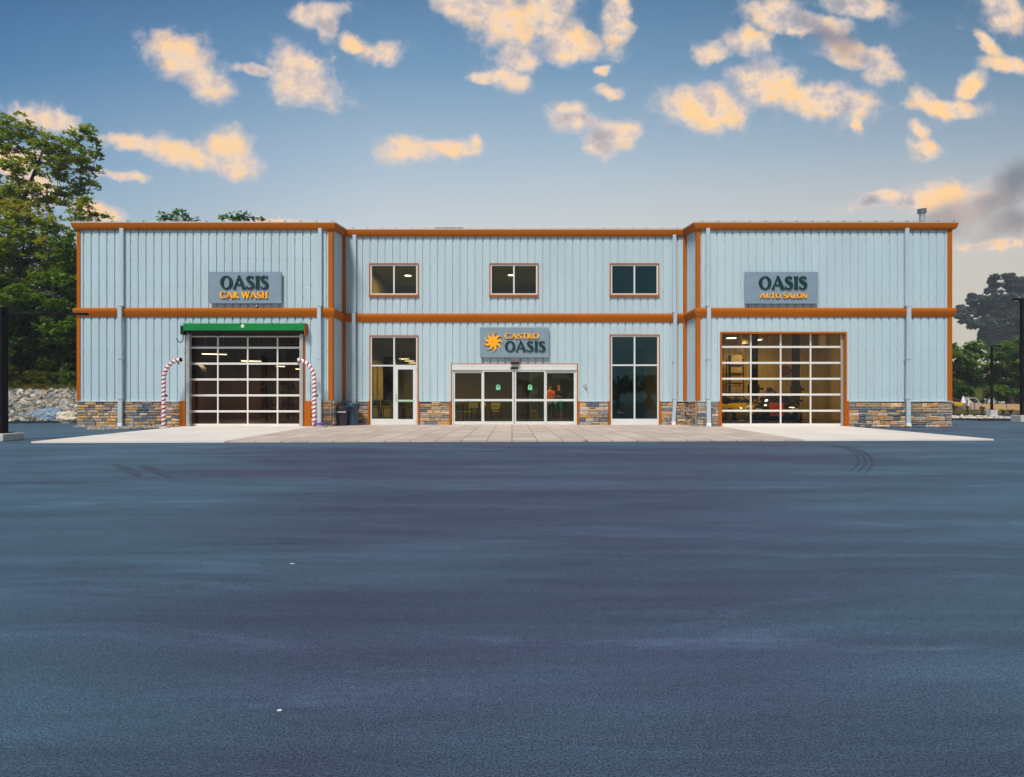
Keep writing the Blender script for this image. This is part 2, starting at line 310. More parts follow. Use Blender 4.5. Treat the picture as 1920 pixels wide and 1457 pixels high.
M_wrock = mat('white_rock', (.3, .3, .3), rough=.85, var=.15, scale=4, bump=.4, bscale=18, island=[srgb(c) for c in ('#d8d0c2', '#c4bcb0', '#e0d8cc', '#a8a29a', '#cfc0aa')])
M_mulch = mat('mulch', srgb('#4a2e22'), rough=.95, var=.4, scale=8, bump=.8, bscale=30)
M_bark = mat('bark', srgb('#352d26'), rough=.9, var=.3, scale=6, bump=.6, stretch=(1, 1, .3))

def leafmat(name, cols, trans=.45):
    m = bpy.data.materials.new(name); m.use_nodes = True; nt = m.node_tree; nt.nodes.clear(); L = nt.links.new
    o = N(nt, 'ShaderNodeOutputMaterial'); g = N(nt, 'ShaderNodeNewGeometry'); r = N(nt, 'ShaderNodeValToRGB'); els = r.color_ramp.elements
    while len(els) > 1: els.remove(els[-1])
    els[0].position = 0; els[0].color = (*cols[0], 1)
    for i, c in enumerate(cols[1:]): x = els.new((i + 1) / (len(cols) - 1)); x.color = (*c, 1)
    tc = N(nt, 'ShaderNodeTexCoord'); n = N(nt, 'ShaderNodeTexNoise'); setin(n, Scale=.55, Detail=3, Roughness=.6); L(tc.outputs['Object'], n.inputs['Vector'])
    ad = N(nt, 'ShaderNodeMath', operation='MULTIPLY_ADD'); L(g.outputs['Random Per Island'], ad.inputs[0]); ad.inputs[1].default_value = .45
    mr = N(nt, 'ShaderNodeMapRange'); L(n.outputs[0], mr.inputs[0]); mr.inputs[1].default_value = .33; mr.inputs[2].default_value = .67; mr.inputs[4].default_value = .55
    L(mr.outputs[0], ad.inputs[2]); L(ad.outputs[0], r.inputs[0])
    d = N(nt, 'ShaderNodeBsdfPrincipled'); d.inputs['Roughness'].default_value = .55; d.inputs['Specular IOR Level'].default_value = .3
    t = N(nt, 'ShaderNodeBsdfTranslucent'); mx = N(nt, 'ShaderNodeMixShader'); mx.inputs[0].default_value = trans
    L(r.outputs[0], d.inputs['Base Color']); L(r.outputs[0], t.inputs[0]); L(d.outputs[0], mx.inputs[1]); L(t.outputs[0], mx.inputs[2]); L(mx.outputs[0], o.inputs[0]); return m
LG = [(.030, .065, .006), (.060, .120, .010), (.110, .175, .015), (.17, .24, .02), (.24, .26, .02)]
LM = leafmat('maple_leaves', [(.08, .14, .008), (.17, .25, .010), (.29, .36, .015), (.40, .44, .025), (.60, .36, .03)])
LY = leafmat('turning_leaves', [(.08, .16, .01), (.19, .29, .015), (.33, .40, .02), (.45, .40, .03), (.65, .20, .02)])
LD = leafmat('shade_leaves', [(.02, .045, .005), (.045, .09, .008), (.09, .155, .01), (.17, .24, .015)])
LB = leafmat('haze_tinted_leaves', [(.11, .14, .145), (.13, .165, .165), (.16, .19, .20)], .25)  # distance haze put into the leaf colour: greyed, bluish and lightened
LR = leafmat('green_leaves', [(.045, .10, .01), (.09, .19, .014), (.17, .29, .02), (.30, .40, .03)])
LS = leafmat('scrub_leaves', [(.05, .07, .01), (.12, .13, .02), (.22, .17, .03), (.22, .10, .03)])

# ------------------------------------------------------------------ ground, asphalt, aprons
g = MB(); g.quad((-300, -300, -.06), (300, -300, -.06), (300, 400, -.06), (-300, 400, -.06)); struct(g.build('ground', M_field))
a = MB()
edge = [(-60, 23.0), (-40, 24.2), (-25.5, 24.8), (-22.5, 26.8), (-20.5, 27.6), (-19.2, 27.3), (-18.2, 25.9), (-17.2, 25.6), (-17.0, 27), (-17.0, 44), (17.2, 44), (17.2, 33.5), (22.5, 32.2), (24.0, 30.6), (30, 29.6), (60, 27)]
n = len(edge)
a.add([(x, y, 0) for x, y in edge] + [(60, -40, 0), (-60, -40, 0)], [tuple(range(n + 2))[::-1]])
o = a.build('asphalt', M_asph); struct(o)
SL = .035
def slab(name, m, pts, z=SL):
    b = MB(); k = len(pts); b.add([(x, y, z) for x, y in pts] + [(x, y, -.05) for x, y in pts], [tuple(range(k))[::-1]] + [(i, (i + 1) % k, k + (i + 1) % k, k + i) for i in range(k)])
    return struct(b.build(name, m))
f0 = (-11.45, 14.35); f1 = (-6.93, 14.50); f2 = (7.28, 15.05); f3 = (12.25, 15.32)
slab('concrete_apron', M_conc, [f0, f1, (-7.62, 23.45), (-12.66, 23.45)])
slab('concrete_apron', M_conc, [f2, f3, (12.86, 23.45), (7.95, 23.45)])
slab('paved_forecourt', M_paver, [(f1[0] + .015, f1[1]), (f2[0] - .015, f2[1]), (7.935, 23.06), (7.06, 23.06), (7.06, 24.7), (-6.86, 24.7), (-6.86, 23.06), (-7.605, 23.06)])
# a grey gravel strip left of the left apron
def rockpile(name, m, pts_fn, count, r0, r1, seed, squash=.65, parent=None, z_off=0):
    rng = random.Random(seed); b = MB(); bm = bmesh.new(); bmesh.ops.create_icosphere(bm, subdivisions=1, radius=1); base = [v.co.copy() for v in bm.verts]; fs = [[v.index for v in f.verts] for f in bm.faces]; bm.free()
    for i in range(count):
        p = pts_fn(rng); r = rng.uniform(r0, r1) ** 1.0; q = Matrix.Rotation(rng.uniform(0, 6.28), 3, Vector((rng.uniform(-1, 1), rng.uniform(-1, 1), rng.uniform(-1, 1))).normalized())
        sx, sy, sz = rng.uniform(.7, 1.35), rng.uniform(.6, 1.1), rng.uniform(.45, .9) * squash / .65
        vs = []
        for c in base:
            w = Vector((c.x * sx, c.y * sy, c.z * sz)) * (1 + rng.uniform(-.34, .30)); w = q @ w
            vs.append((p[0] + w.x * r, p[1] + w.y * r, p[2] + w.z * r + z_off))
        b.add(vs, fs)
    return b.build(name, m, parent)
def gravel_pt(r):
    a_ = r.uniform(165, 350); lo = 806.5 - (a_ - 165) / 185 * 5.5; c_ = r.uniform(799.2, max(799.8, lo)); Y = F / (c_ - HZ); return (X_(a_, Y), min(Y, 22.9), .008)
o = rockpile('gravel', M_gravel, gravel_pt, 3600, .018, .045, 5)
tag(o, 'grey loose gravel strip beside the pale concrete apron', None, kind='stuff')

# tyre marks curving over the asphalt
def poly_mark(pix, w, lines, gap):
    G = [(X_(a_, F / (c_ - HZ)), F / (c_ - HZ)) for a_, c_ in pix]; P = []
    for i in range(len(G) - 1):
        p0, p1, p2, p3 = (Vector(G[max(0, i - 1)]), Vector(G[i]), Vector(G[i + 1]), Vector(G[min(len(G) - 1, i + 2)]))
        for k in range(8):
            t_ = k / 8; P.append(.5 * ((2 * p1) + (p2 - p0) * t_ + (2 * p0 - 5 * p1 + 4 * p2 - p3) * t_ * t_ + (3 * p1 - p0 - 3 * p2 + p3) * t_ ** 3))
    P.append(Vector(G[-1])); b = MB(); n = len(P)
    for l in range(lines):
        vs = []; off = (l - (lines - 1) / 2) * gap
        for i, p in enumerate(P):
            d = (P[min(i + 1, n - 1)] - P[max(i - 1, 0)]).normalized(); nv = Vector((-d.y, d.x)); ww = w * .5 * min(1, .1 + 3 * min(i, n - 1 - i) / n)
            for q in (p + nv * (off - ww), p + nv * (off + ww)): vs.append((q.x, q.y, .004 + .0005 * l))
        b.add(vs, [(2 * i, 2 * i + 1, 2 * i + 3, 2 * i + 2) for i in range(n - 1)])
    return b
M_tyre = mat('tyre_rubber_mark', (.028, .036, .062), rough=.75, var=.4, scale=5, detail=8)
M_tyre_f = mat('faint_rubber_mark', (.036, .052, .080), rough=.8, var=.35, scale=4, detail=8)
struct(poly_mark([(1545, 833), (1580, 838), (1606, 846), (1620, 858), (1622, 870), (1606, 888)], .045, 3, .10).build('tyre_mark', M_tyre))
for pix, w in (([(210, 870), (240, 880), (262, 895)], .16), ([(260, 872), (292, 882), (320, 897)], .16)):
    struct(poly_mark(pix, w, 1, .1).build('tyre_mark', M_tyre_f))
# ------------------------------------------------------------------ the building
YW, YC = 23.06, 24.56
XL0, XL1, XR0, XR1 = -16.61, -6.88, 7.08, 16.80
ZS = .98                     # top of stone
ZB0, ZB1 = Z_(594, YW), Z_(577.6, YW)
B = thing('commercial_building', 'long two storey pale blue metal sided building with copper coloured bands and stone base', 'building', (0, YW, 0))
def wallmap(ox, oy, ux, uy, nx, ny): return lambda u, d, z: (ox + ux * u + nx * d, oy + uy * u + ny * d, z)
M_screw = mat('screw_heads', srgb('#4f6f7c'), rough=.5)
def siding(name, wm, L_, z0, z1, pitch, openings=(), first=.12, screws=True):
    b = MB(); prof = []; u = 0.0
    gw, gb, dp = .070, .034, -.042
    prof.append((0, 0)); c = first
    while c + gw / 2 < L_ - .01:
        prof += [(c - gw / 2, 0), (c - gb / 2, dp), (c + gb / 2, dp), (c + gw / 2, 0)]
        # two small stiffening creases on the flat
        m1 = c + pitch * .36; m2 = c + pitch * .64
        if m2 + .03 < L_:
            for mm in (m1, m2): prof += [(mm - .012, 0), (mm, .005), (mm + .012, 0)]
        c += pitch
    prof.append((L_, 0)); prof.sort(key=lambda p: p[0])
    us = [p[0] for p in prof]
    def dep(u):
        for i in range(len(prof) - 1):
            if prof[i][0] <= u <= prof[i + 1][0]:
                t = 0 if prof[i + 1][0] == prof[i][0] else (u - prof[i][0]) / (prof[i + 1][0] - prof[i][0]); return prof[i][1] + t * (prof[i + 1][1] - prof[i][1])
        return 0
    cuts = sorted(set([round(x, 4) for x in us] + [round(e, 4) for o_ in openings for e in (o_[0], o_[1])]))
    for i in range(len(cuts) - 1):
        ua, ub = cuts[i], cuts[i + 1]
        if ub - ua < 1e-4: continue
        um = (ua + ub) / 2; segs = [(z0, z1)]
        for (oa, ob, za, zb) in openings:
            if oa < um < ob:
                ns = []
                for (sa, sb) in segs:
                    if zb <= sa or za >= sb: ns.append((sa, sb)); continue
                    if za > sa: ns.append((sa, za))
                    if zb < sb: ns.append((zb, sb))
                segs = ns
        for (sa, sb) in segs: b.quad(wm(ua, dep(ua), sa), wm(ub, dep(ub), sa), wm(ub, dep(ub), sb), wm(ua, dep(ua), sb))
    if screws:
        s = b; b.cm = 1; c = first; k = 0
        while c < L_:
            for j, z in enumerate((1.35, 2.9, 4.25, 4.95, 5.45, 6.45, 7.15)):
                if j in (2, 6) and k % 3: continue
                if z0 < z < z1 and not any(oa - .03 < c < ob + .03 and za - .05 < z < zb + .05 for (oa, ob, za, zb) in openings):
                    p = wm(c, dp + .002, z); q = wm(c, dp + .014, z); s.tube([p, q], .013, 6)
            c += pitch; k += 1
    return b.build(name, [M_side, M_screw], B)
def stones(name, wm, u0, u1, z0, z1, seed, course=(.09, .18), ln=(.18, .55)):
    rng = random.Random(seed); b = MB(); z = z0
    def blk(ua, ub, za, zb):
        g = .006; ua += g; ub -= g; za += g * .7; zb -= g * .7
        d = rng.uniform(.035, .075); i = min(.018, (zb - za) * .22, (ub - ua) * .2); j = lambda: rng.uniform(-.006, .006)
        nU = max(2, int((ub - ua) / .09)); back = []; mid = []; fr = []
        loop = [(ua + (ub - ua) * k / nU, za) for k in range(nU)] + [(ub, za), (ub, (za + zb) / 2)] + [(ub - (ub - ua) * k / nU, zb) for k in range(nU)] + [(ua, zb), (ua, (za + zb) / 2)]
        cu, cz = (ua + ub) / 2, (za + zb) / 2
        for (u, zz) in loop:
            u2, z2 = u + j(), zz + j(); back.append(wm(u2, 0, z2)); mid.append(wm(u2, d - .014, z2))
            sx = 1 - 2 * i / (ub - ua); sz = 1 - 2 * i / (zb - za)
            fr.append(wm(cu + (u2 - cu) * sx, d + rng.uniform(-.007, .007), cz + (z2 - cz) * sz))
        n = len(loop); c = wm(cu, d + .006, cz)
        fs = []
        for k in range(n):
            k2 = (k + 1) % n; fs += [(k, k2, n + k2, n + k), (n + k, n + k2, 2 * n + k2, 2 * n + k), (2 * n + k, 2 * n + k2, 3 * n)]
        b.add(back + mid + fr + [c], fs)
    while z < z1 - .03:
        h = rng.uniform(*course)
        if z + h > z1 - .05: h = z1 - z
        u = u0
        while u < u1 - .02:
            l = rng.uniform(*ln)
            if u + l > u1 - .1: l = u1 - u
            if h > .12 and rng.random() < .4: s = rng.uniform(.4, .6); blk(u, u + l, z, z + h * s); blk(u, u + l, z + h * s, z + h)
            else: blk(u, u + l, z, z + h)
            u += l
        z += h
    o = b.build(name, M_stone, B)
    k = MB(); p = [wm(u0, .012, z0 - .05), wm(u1, .012, z0 - .05), wm(u1, .012, z1), wm(u0, .012, z1), wm(u0, -.10, z0 - .05), wm(u1, -.10, z0 - .05), wm(u1, -.10, z1), wm(u0, -.10, z1)]
    k.add(p, [(0, 1, 2, 3), (5, 4, 7, 6), (0, 4, 5, 1), (3, 2, 6, 7), (0, 3, 7, 4), (1, 5, 6, 2)]); k.build('mortar_bed', M_mortar, o)
    c = MB(); q = lambda u, d, zz: wm(u, d, zz)
    v = [q(u0 - .0, -.02, z1), q(u1, -.02, z1), q(u1, .085, z1 - .004), q(u0, .085, z1 - .004), q(u0, -.02, z1 + .028), q(u1, -.02, z1 + .028), q(u1, .085, z1 + .016), q(u0, .085, z1 + .016)]
    c.add(v, [(0, 3, 2, 1), (4, 5, 6, 7), (0, 1, 5, 4), (1, 2, 6, 5), (2, 3, 7, 6), (3, 0, 4, 7)]); c.build('stone_cap', M_cap, o)
    return o
wL = wallmap(XL0, YW, 1, 0, 0, -1); wR = wallmap(XR0, YW, 1, 0, 0, -1); wC = wallmap(XL1, YC, 1, 0, 0, -1)
wLr = wallmap(XL1, YW, 0, 1, 1, 0); wRr = wallmap(XR0, YW, 0, 1, -1, 0)
wLs = wallmap(XL0, YW, 0, 1, -1, 0); wRs = wallmap(XR1, YW, 0, 1, 1, 0)
ZTW, ZTC = Z_(431, YW), Z_(443, YC)
xw = lambda p: X_(p, YW); xc = lambda p: X_(p, YC); zw = lambda p: Z_(p, YW); zc = lambda p: Z_(p, YC)
# openings
GDL = (xw(349), xw(572), 0, zw(622)); GDR = (xw(1350), xw(1587), 0, zw(622.5))
opsL = [(GDL[0] - XL0, GDL[1] - XL0, 0, GDL[3])]; opsR = [(GDR[0] - XR0, GDR[1] - XR0, 0, GDR[3])]
TWL = (xc(693), xc(784.5), 0, zc(629)); TWR = (xc(1143.5), xc(1236.5), 0, zc(627.5)); SD = (xc(846), xc(1083), 0, zc(682))
UW = [(xc(a_), xc(b_), zc(556), zc(494)) for a_, b_ in ((692.5, 785), (917.5, 1009.6), (1143.2, 1235.7))]
opsC = [(o_[0] - XL1, o_[1] - XL1, o_[2], o_[3]) for o_ in [TWL, TWR, SD] + UW]
siding('siding_wall', wL, XL1 - XL0, ZS, ZTW + .2, .300, opsL, first=.22)
siding('siding_wall', wR, XR1 - XR0, ZS, ZTW + .2, .300, opsR, first=.16)
siding('siding_wall', wC, XR0 - XL1, ZS, ZTC + .2, .3055, opsC, first=.20)
siding('siding_wall', wLr, YC - YW, ZS, ZTC, .300, (), first=.2, screws=False)
siding('siding_wall', wRr, YC - YW, ZS, ZTC, .300, (), first=.2, screws=False)
BD = 46.0
siding('siding_wall', wLs, BD - YW, 0, ZTC, .305, (), screws=False); siding('siding_wall', wRs, BD - YW, 0, ZTC, .305, (), screws=False)
siding('siding_wall', wallmap(XL0, BD, 1, 0, 0, 1), XR1 - XL0, 0, ZTC + 2.3, .305, (), screws=False)
def st(name, wm, ops, L_, seed, **k):
    e = sorted(ops); u = 0
    for i, (a_, b_) in enumerate(e + [(L_, L_)]):
        if a_ - u > .1: stones(name, wm, u, a_, .0, ZS, seed + i, **k)
        u = b_
ex = .20
st('stone_wainscot', wL, [(GDL[0] - XL0 - ex, GDL[1] - XL0 + ex + .04)], XL1 - XL0, 11, course=(.08, .14), ln=(.16, .48))
st('stone_wainscot', wR, [(GDR[0] - XR0 - .05, GDR[1] - XR0 + .05)], XR1 - XR0, 31)
st('stone_wainscot', wC, [(o_[0] - XL1 - .06, o_[1] - XL1 + .06) for o_ in (TWL, SD, TWR)], XR0 - XL1, 51)
st('stone_wainscot', wLr, [], YC - YW, 71); st('stone_wainscot', wRr, [], YC - YW, 81)
st('stone_wainscot', wLs, [], 6, 91); st('stone_wainscot', wRs, [], 6, 95)
# copper coloured trims
t = MB()
def bx(b, x0, x1, y0, y1, z0, z1): b.box(x0, x1, y0, y1, z0, z1)
bx(t, XL0 - .025, xw(151), YW - .03, YW + .09, ZS + .03, ZTW + .1); t.build('corner_trim', M_orange, B)
t = MB(); bx(t, xw(615.8), XL1 + .03, YW - .03, YW + .11, ZS + .03, ZTW + .1); t.build('corner_trim', M_orange, B)
t = MB(); bx(t, XR0 - .03, xw(1313), YW - .03, YW + .11, ZS + .03, ZTW + .1); t.build('corner_trim', M_orange, B)
t = MB(); bx(t, xw(1776), XR1 + .025, YW - .03, YW + .09, ZS + .03, ZTW + .1); t.build('corner_trim', M_orange, B)
t = MB(); bx(t, XL1 - .01, XL1 + .11, YC - .10, YC + .0, ZS + .03, ZTC + .1); t.build('corner_trim', M_orange, B)
t = MB(); bx(t, XR0 - .11, XR0 + .01, YC - .10, YC + .0, ZS + .03, ZTC + .1); t.build('corner_trim', M_orange, B)
# mid band: rounded profile following the plan of the front
def sweep(name, prof, path, m, parent=B, closed_prof=True):
    # path: list of (x,y) with outward side given by mitred normals; prof: (out, z)
    pts = [Vector((p[0], p[1], 0)) for p in path]; nrm = []
    for i in range(len(pts)):
        ds = []
        if i > 0: d = (pts[i] - pts[i - 1]).normalized(); ds.append(Vector((d.y, -d.x, 0)))
        if i < len(pts) - 1: d = (pts[i + 1] - pts[i]).normalized(); ds.append(Vector((d.y, -d.x, 0)))
        if len(ds) == 2: s_ = ds[0] + ds[1]; s_ = s_.normalized(); s_ = s_ / max(.3, s_.dot(ds[0])); nrm.append(s_)
        else: nrm.append(ds[0])
    b = MB(); k = len(prof); vs = []; dz = [p[2] if len(p) > 2 else 0 for p in path]
    for i, p in enumerate(pts):
        for (o_, z) in prof: q = p + nrm[i] * o_; vs.append((q.x, q.y, z + dz[i]))
    fs = []
    for i in range(len(pts) - 1):
        for j in range(k): fs.append((i * k + j, i * k + (j + 1) % k, (i + 1) * k + (j + 1) % k, (i + 1) * k + j))
    fs += [tuple(range(k)), tuple((len(pts) - 1) * k + j for j in range(k))[::-1]]
    return b.add(vs, fs).build(name, m, parent)
plan = [(XL0, YW + 3), (XL0, YW), (XL1, YW), (XL1, YC), (XR0, YC), (XR0, YW), (XR1, YW), (XR1, YW + 3)]
hb = ZB1 - ZB0
bprof = [(-.02, ZB0), (.05, ZB0)] + [(o_, ZB0 + hb * t_) for t_, o_ in ((.10, .062), (.28, .088), (.48, .112), (.66, .125), (.82, .118), (.93, .092))] + [(.05, ZB1), (-.02, ZB1)]
sweep('band', bprof, plan, M_orange)
# eaves: gutter, drip edge, roof panel edge; centre eave sits higher because the roof climbs backwards
dzc = ZTC - ZTW
hg = Z_(421, YW) - ZTW
planz = [(XL0, YW + 3, .3), (XL0, YW, 0), (XL1, YW, 0), (XL1, YC, dzc), (XR0, YC, dzc), (XR0, YW, 0), (XR1, YW, 0), (XR1, YW + 3, .3)]
sweep('gutter', [(-.02, ZTW), (.10, ZTW), (.12, ZTW + .04), (.13, ZTW + .06), (.15, ZTW + .12), (.165, ZTW + hg), (-.02, ZTW + hg)], planz, M_orange)
sweep('drip_edge', [(-.02, ZTW + hg), (.175, ZTW + hg), (.18, ZTW + hg + .045), (-.02, ZTW + hg + .05)], planz, M_drip)
def roofedge():
    b = MB()
    for (x0, x1, y, z) in ((XL0 - .15, XL1 + .1, YW - .12, ZTW + hg + .05), (XL1 + .1, XR0 - .1, YC - .12, ZTC + hg + .05), (XR0 - .1, XR1 + .15, YW - .12, ZTW + hg + .05)):
        zb = z + (BD - y) * .10
        b.add([(x0, y, z), (x1, y, z), (x1, BD, zb), (x0, BD, zb), (x0, y, z + .02), (x1, y, z + .02), (x1, BD, zb + .02), (x0, BD, zb + .02)], [(0, 1, 5, 4), (4, 5, 6, 7), (0, 3, 2, 1), (1, 2, 6, 5), (0, 4, 7, 3)])
        x = x0 + .3
        while x < x1:
            b.add([(x - .02, y, z + .02), (x + .02, y, z + .02), (x + .02, BD, zb + .02), (x - .02, BD, zb + .02), (x - .012, y, z + .075), (x + .012, y, z + .075), (x + .012, BD, zb + .075), (x - .012, BD, zb + .075)],
                  [(0, 1, 5, 4), (4, 5, 6, 7), (1, 2, 6, 5), (0, 4, 7, 3)])
            x += .6
    return b.build('roof', M_roof, B)
rf = roofedge()
b = MB()
for (x0, x1, y, z) in ((XL0 - .15, XL1 + .1, YW - .12, ZTW + hg + .088), (XL1 + .1, XR0 - .1, YC - .12, ZTC + hg + .088), (XR0 - .1, XR1 + .15, YW - .12, ZTW + hg + .088)):
    b.tube([(x0, y + .06, z), (x1, y + .06, z)], .009, 6)
b.build('snow_rail', M_galv, rf)
# downspouts
def spout(x0p, x1p, Y, zbot, kick=0, tag_=None):
    w0, w1 = X_(x0p, Y), X_(x1p, Y); zt = ZTW if Y == YW else ZTC
    b = MB(); xm = (w0 + w1) / 2; hw = (w1 - w0) / 2
    pts = [(0, zt + .1, Y - .075), (0, ZB1 + .10, Y - .075), (0, ZB1 - .0, Y - .185), (0, ZB0 - .02, Y - .185), (0, 1.12, Y - .13), (0, 1.04, Y - .16), (kick, zbot, Y - .16)]
    vs = []; k = len(pts)
    for i, (dx, z, y) in enumerate(pts):
        h = hw * (1.0 if i < k - 2 else 1.03); c = .012
        for (sx, sy) in ((-h, -.045 + c), (-h + c, -.045), (h - c, -.045), (h, -.045 + c), (h, .04), (-h, .04)): vs.append((xm + dx + sx, y + sy, z))
    fs = [(i * 6 + j, i * 6 + (j + 1) % 6, (i + 1) * 6 + (j + 1) % 6, (i + 1) * 6 + j) for i in range(k - 1) for j in range(6)] + [tuple(range(6)), tuple((k - 1) * 6 + j for j in range(6))]
    b.add(vs, fs); o = b.build('downspout', M_spout, B)
    for z in (6.2, ZB1 + .06, 2.6, 1.1):
        e = MB()
        yy = Y - .075 if z > ZB1 + .08 else Y - .17
        e.box(xm - hw - .012, xm + hw + .012, yy - .052, Y - .03, z - .014, z + .014)
        e.build('strap', M_spout, o)
    if zbot < .2:
        e = MB(); e.bbox(xm + kick - hw * 1.12, xm + kick + hw * 1.12, Y - .225, Y - .10, SL * .9, zbot + .05, .015); e.build('base_boot', M_white, o)
spout(227, 234.6, YW, .10); spout(597.8, 605, YW, .10); spout(662.3, 669, YC, .6)
spout(1260.3, 1266.8, YC, .12, -.06); spout(1322.6, 1329.8, YW, .12); spout(1694.3, 1701.7, YW, .10)
# garage doors
def garage(op, Yd, rows, cols, xl, xr, ztop, gm, jamb, name='garage_door', top_strip=False):
    x0, x1, _, z1 = op; depth = Yd - YW
    j = MB()
    for (a_, b_) in ((x0, x0 + .055), (x1 - .055, x1)): j.box(a_, b_, YW - .045, Yd + .12, 0, z1)
    j.box(x0 + .055, x1 - .055, YW - .045, Yd + .12, z1 - .06, z1)
    j.build('door_jamb', M_orange, B)
    d = MB(); X0, X1 = X_(xl, Yd), X_(xr, Yd); rw = .052
    zs = [Z_(r_, Yd) for r_ in rows]
    d.bbox(X0 + .05, X1 - .05, Yd - .03, Yd + .03, SL, zs[-1] + .05, .006)
    for z in zs[:-1]: d.bbox(X0 + .05, X1 - .05, Yd - .03, Yd + .03, z - .034, z + .034, .006); 
    for z in zs[:-1]: d.box(X0 + .05, X1 - .05, Yd - .026, Yd + .02, z - .044, z - .0345)
    zz = sorted([ztop] + zs)[::-1]
    for c in cols:
        xx = X_(c, Yd)
        for i in range(len(zz) - 1):
            d.box(xx - .026, xx + .026, Yd - .028, Yd + .02, zz[i + 1] + .034, zz[i] - (.0345 if i else 0))
    d.box(X0, X0 + .05, Yd - .035, Yd + .03, SL, ztop); d.box(X1 - .05, X1, Yd - .035, Yd + .03, SL, ztop)
    if top_strip: d.box(X0 + .05, X1 - .05, Yd - .028, Yd + .02, ztop - .05, ztop)
    dd = d.build(name, M_alu2, B)
    g = MB(); g.box(X0 + .05, X1 - .05, Yd - .004, Yd + .004, zs[-1], ztop); g.build('glass', gm, dd)
    return dd
YD = YW + .22
dl = garage(GDL, YD, [651.7, 681.8, 711.4, 741.2, 771.1, 797.0], [409, 464.9, 520.8], 353, 575, Z_(630, YD), M_glass_l, True, top_strip=True)
dr = garage(GDR, YD, [650.5, 680.3, 710.1, 739.7, 770, 796.5], [1407.3, 1463.3, 1519.3], 1349, 1586, Z_(622, YD), M_glass_g, True)
# galvanised guide posts of the left door, with the wide copper pilasters beside them
b = MB(); b.bbox(xw(351), xw(357.3), YW - .10, YW + .08, SL, zw(624), .008); b.build('guide_post', M_galv, B)
b = MB(); b.bbox(xw(563), xw(569.3), YW - .10, YW + .08, SL, zw(624), .008); b.build('guide_post', M_galv, B)
b = MB(); b.bbox(X_(1574.5, YD), X_(1580.5, YD), YD - .10, YD - .04, SL, zw(626), .006); b.build('guide_post', M_galv, B)
for (a_, c_) in ((339, 349), (573, 584)):
    b = MB(); b.box(xw(a_), xw(c_), YW - .085, YW + .02, 0, ZS + .02); b.build('pilaster_trim', M_orange, B)
for (a_, c_) in ((1346.5, 1350), (1587, 1590)):
    b = MB(); b.box(xw(a_), xw(c_), YW - .085, YW + .02, 0, ZS + .02); b.build('pilaster_trim', M_orange, B)
# storefront windows
def trim_frame(op, Y, w=.045, sill=False, d=.05):
    x0, x1, z0, z1 = op; b = MB(); base = z0 if sill else 0
    b.box(x0, x0 + w, Y - d, Y + .12, base, z1); b.box(x1 - w, x1, Y - d, Y + .12, base, z1); b.box(x0 + w, x1 - w, Y - d, Y + .12, z1 - w, z1)
    if sill: b.box(x0 - .01, x1 + .01, Y - d - .03, Y + .12, z0 - .012, z0 + .065)
    else:
        b.box(x0 - .055, x0 - .002, Y - .095, Y + .02, 0, ZS + .02); b.box(x1 + .002, x1 + .055, Y - .095, Y + .02, 0, ZS + .02)
    return b
def frame_rect(b, x0, x1, z0, z1, Y, w, wb=None, d=.045):
    wb = wb or w
    b.box(x0, x0 + w, Y - d, Y + d, z0, z1); b.box(x1 - w, x1, Y - d, Y + d, z0, z1); b.box(x0 + w, x1 - w, Y - d, Y + d, z1 - w, z1); b.box(x0 + w, x1 - w, Y - d, Y + d, z0, z0 + wb)
YF = YC + .06
for i, op in enumerate(UW):
    tr = trim_frame(op, YC, .04, True); fr = MB(); x0, x1, z0, z1 = op
    x0 += .04; x1 -= .04; z0 += .065; z1 -= .04; frame_rect(fr, x0, x1, z0, z1, YF - .03, .058)
    xm = (x0 + x1) / 2; fr.box(xm - .03, xm + .03, YF - .07, YF, z0 + .058, z1 - .058)
    W = fr.build('window', M_alu, B); tr.build('window_trim', M_orange, W)
    g = MB(); g.box(x0 + .058, xm - .03, YF - .035, YF - .029, z0 + .058, z1 - .058); g.box(xm + .03, x1 - .058, YF - .035, YF - .029, z0 + .058, z1 - .058); g.build('pane', M_glass if i < 2 else M_glass_d, W)
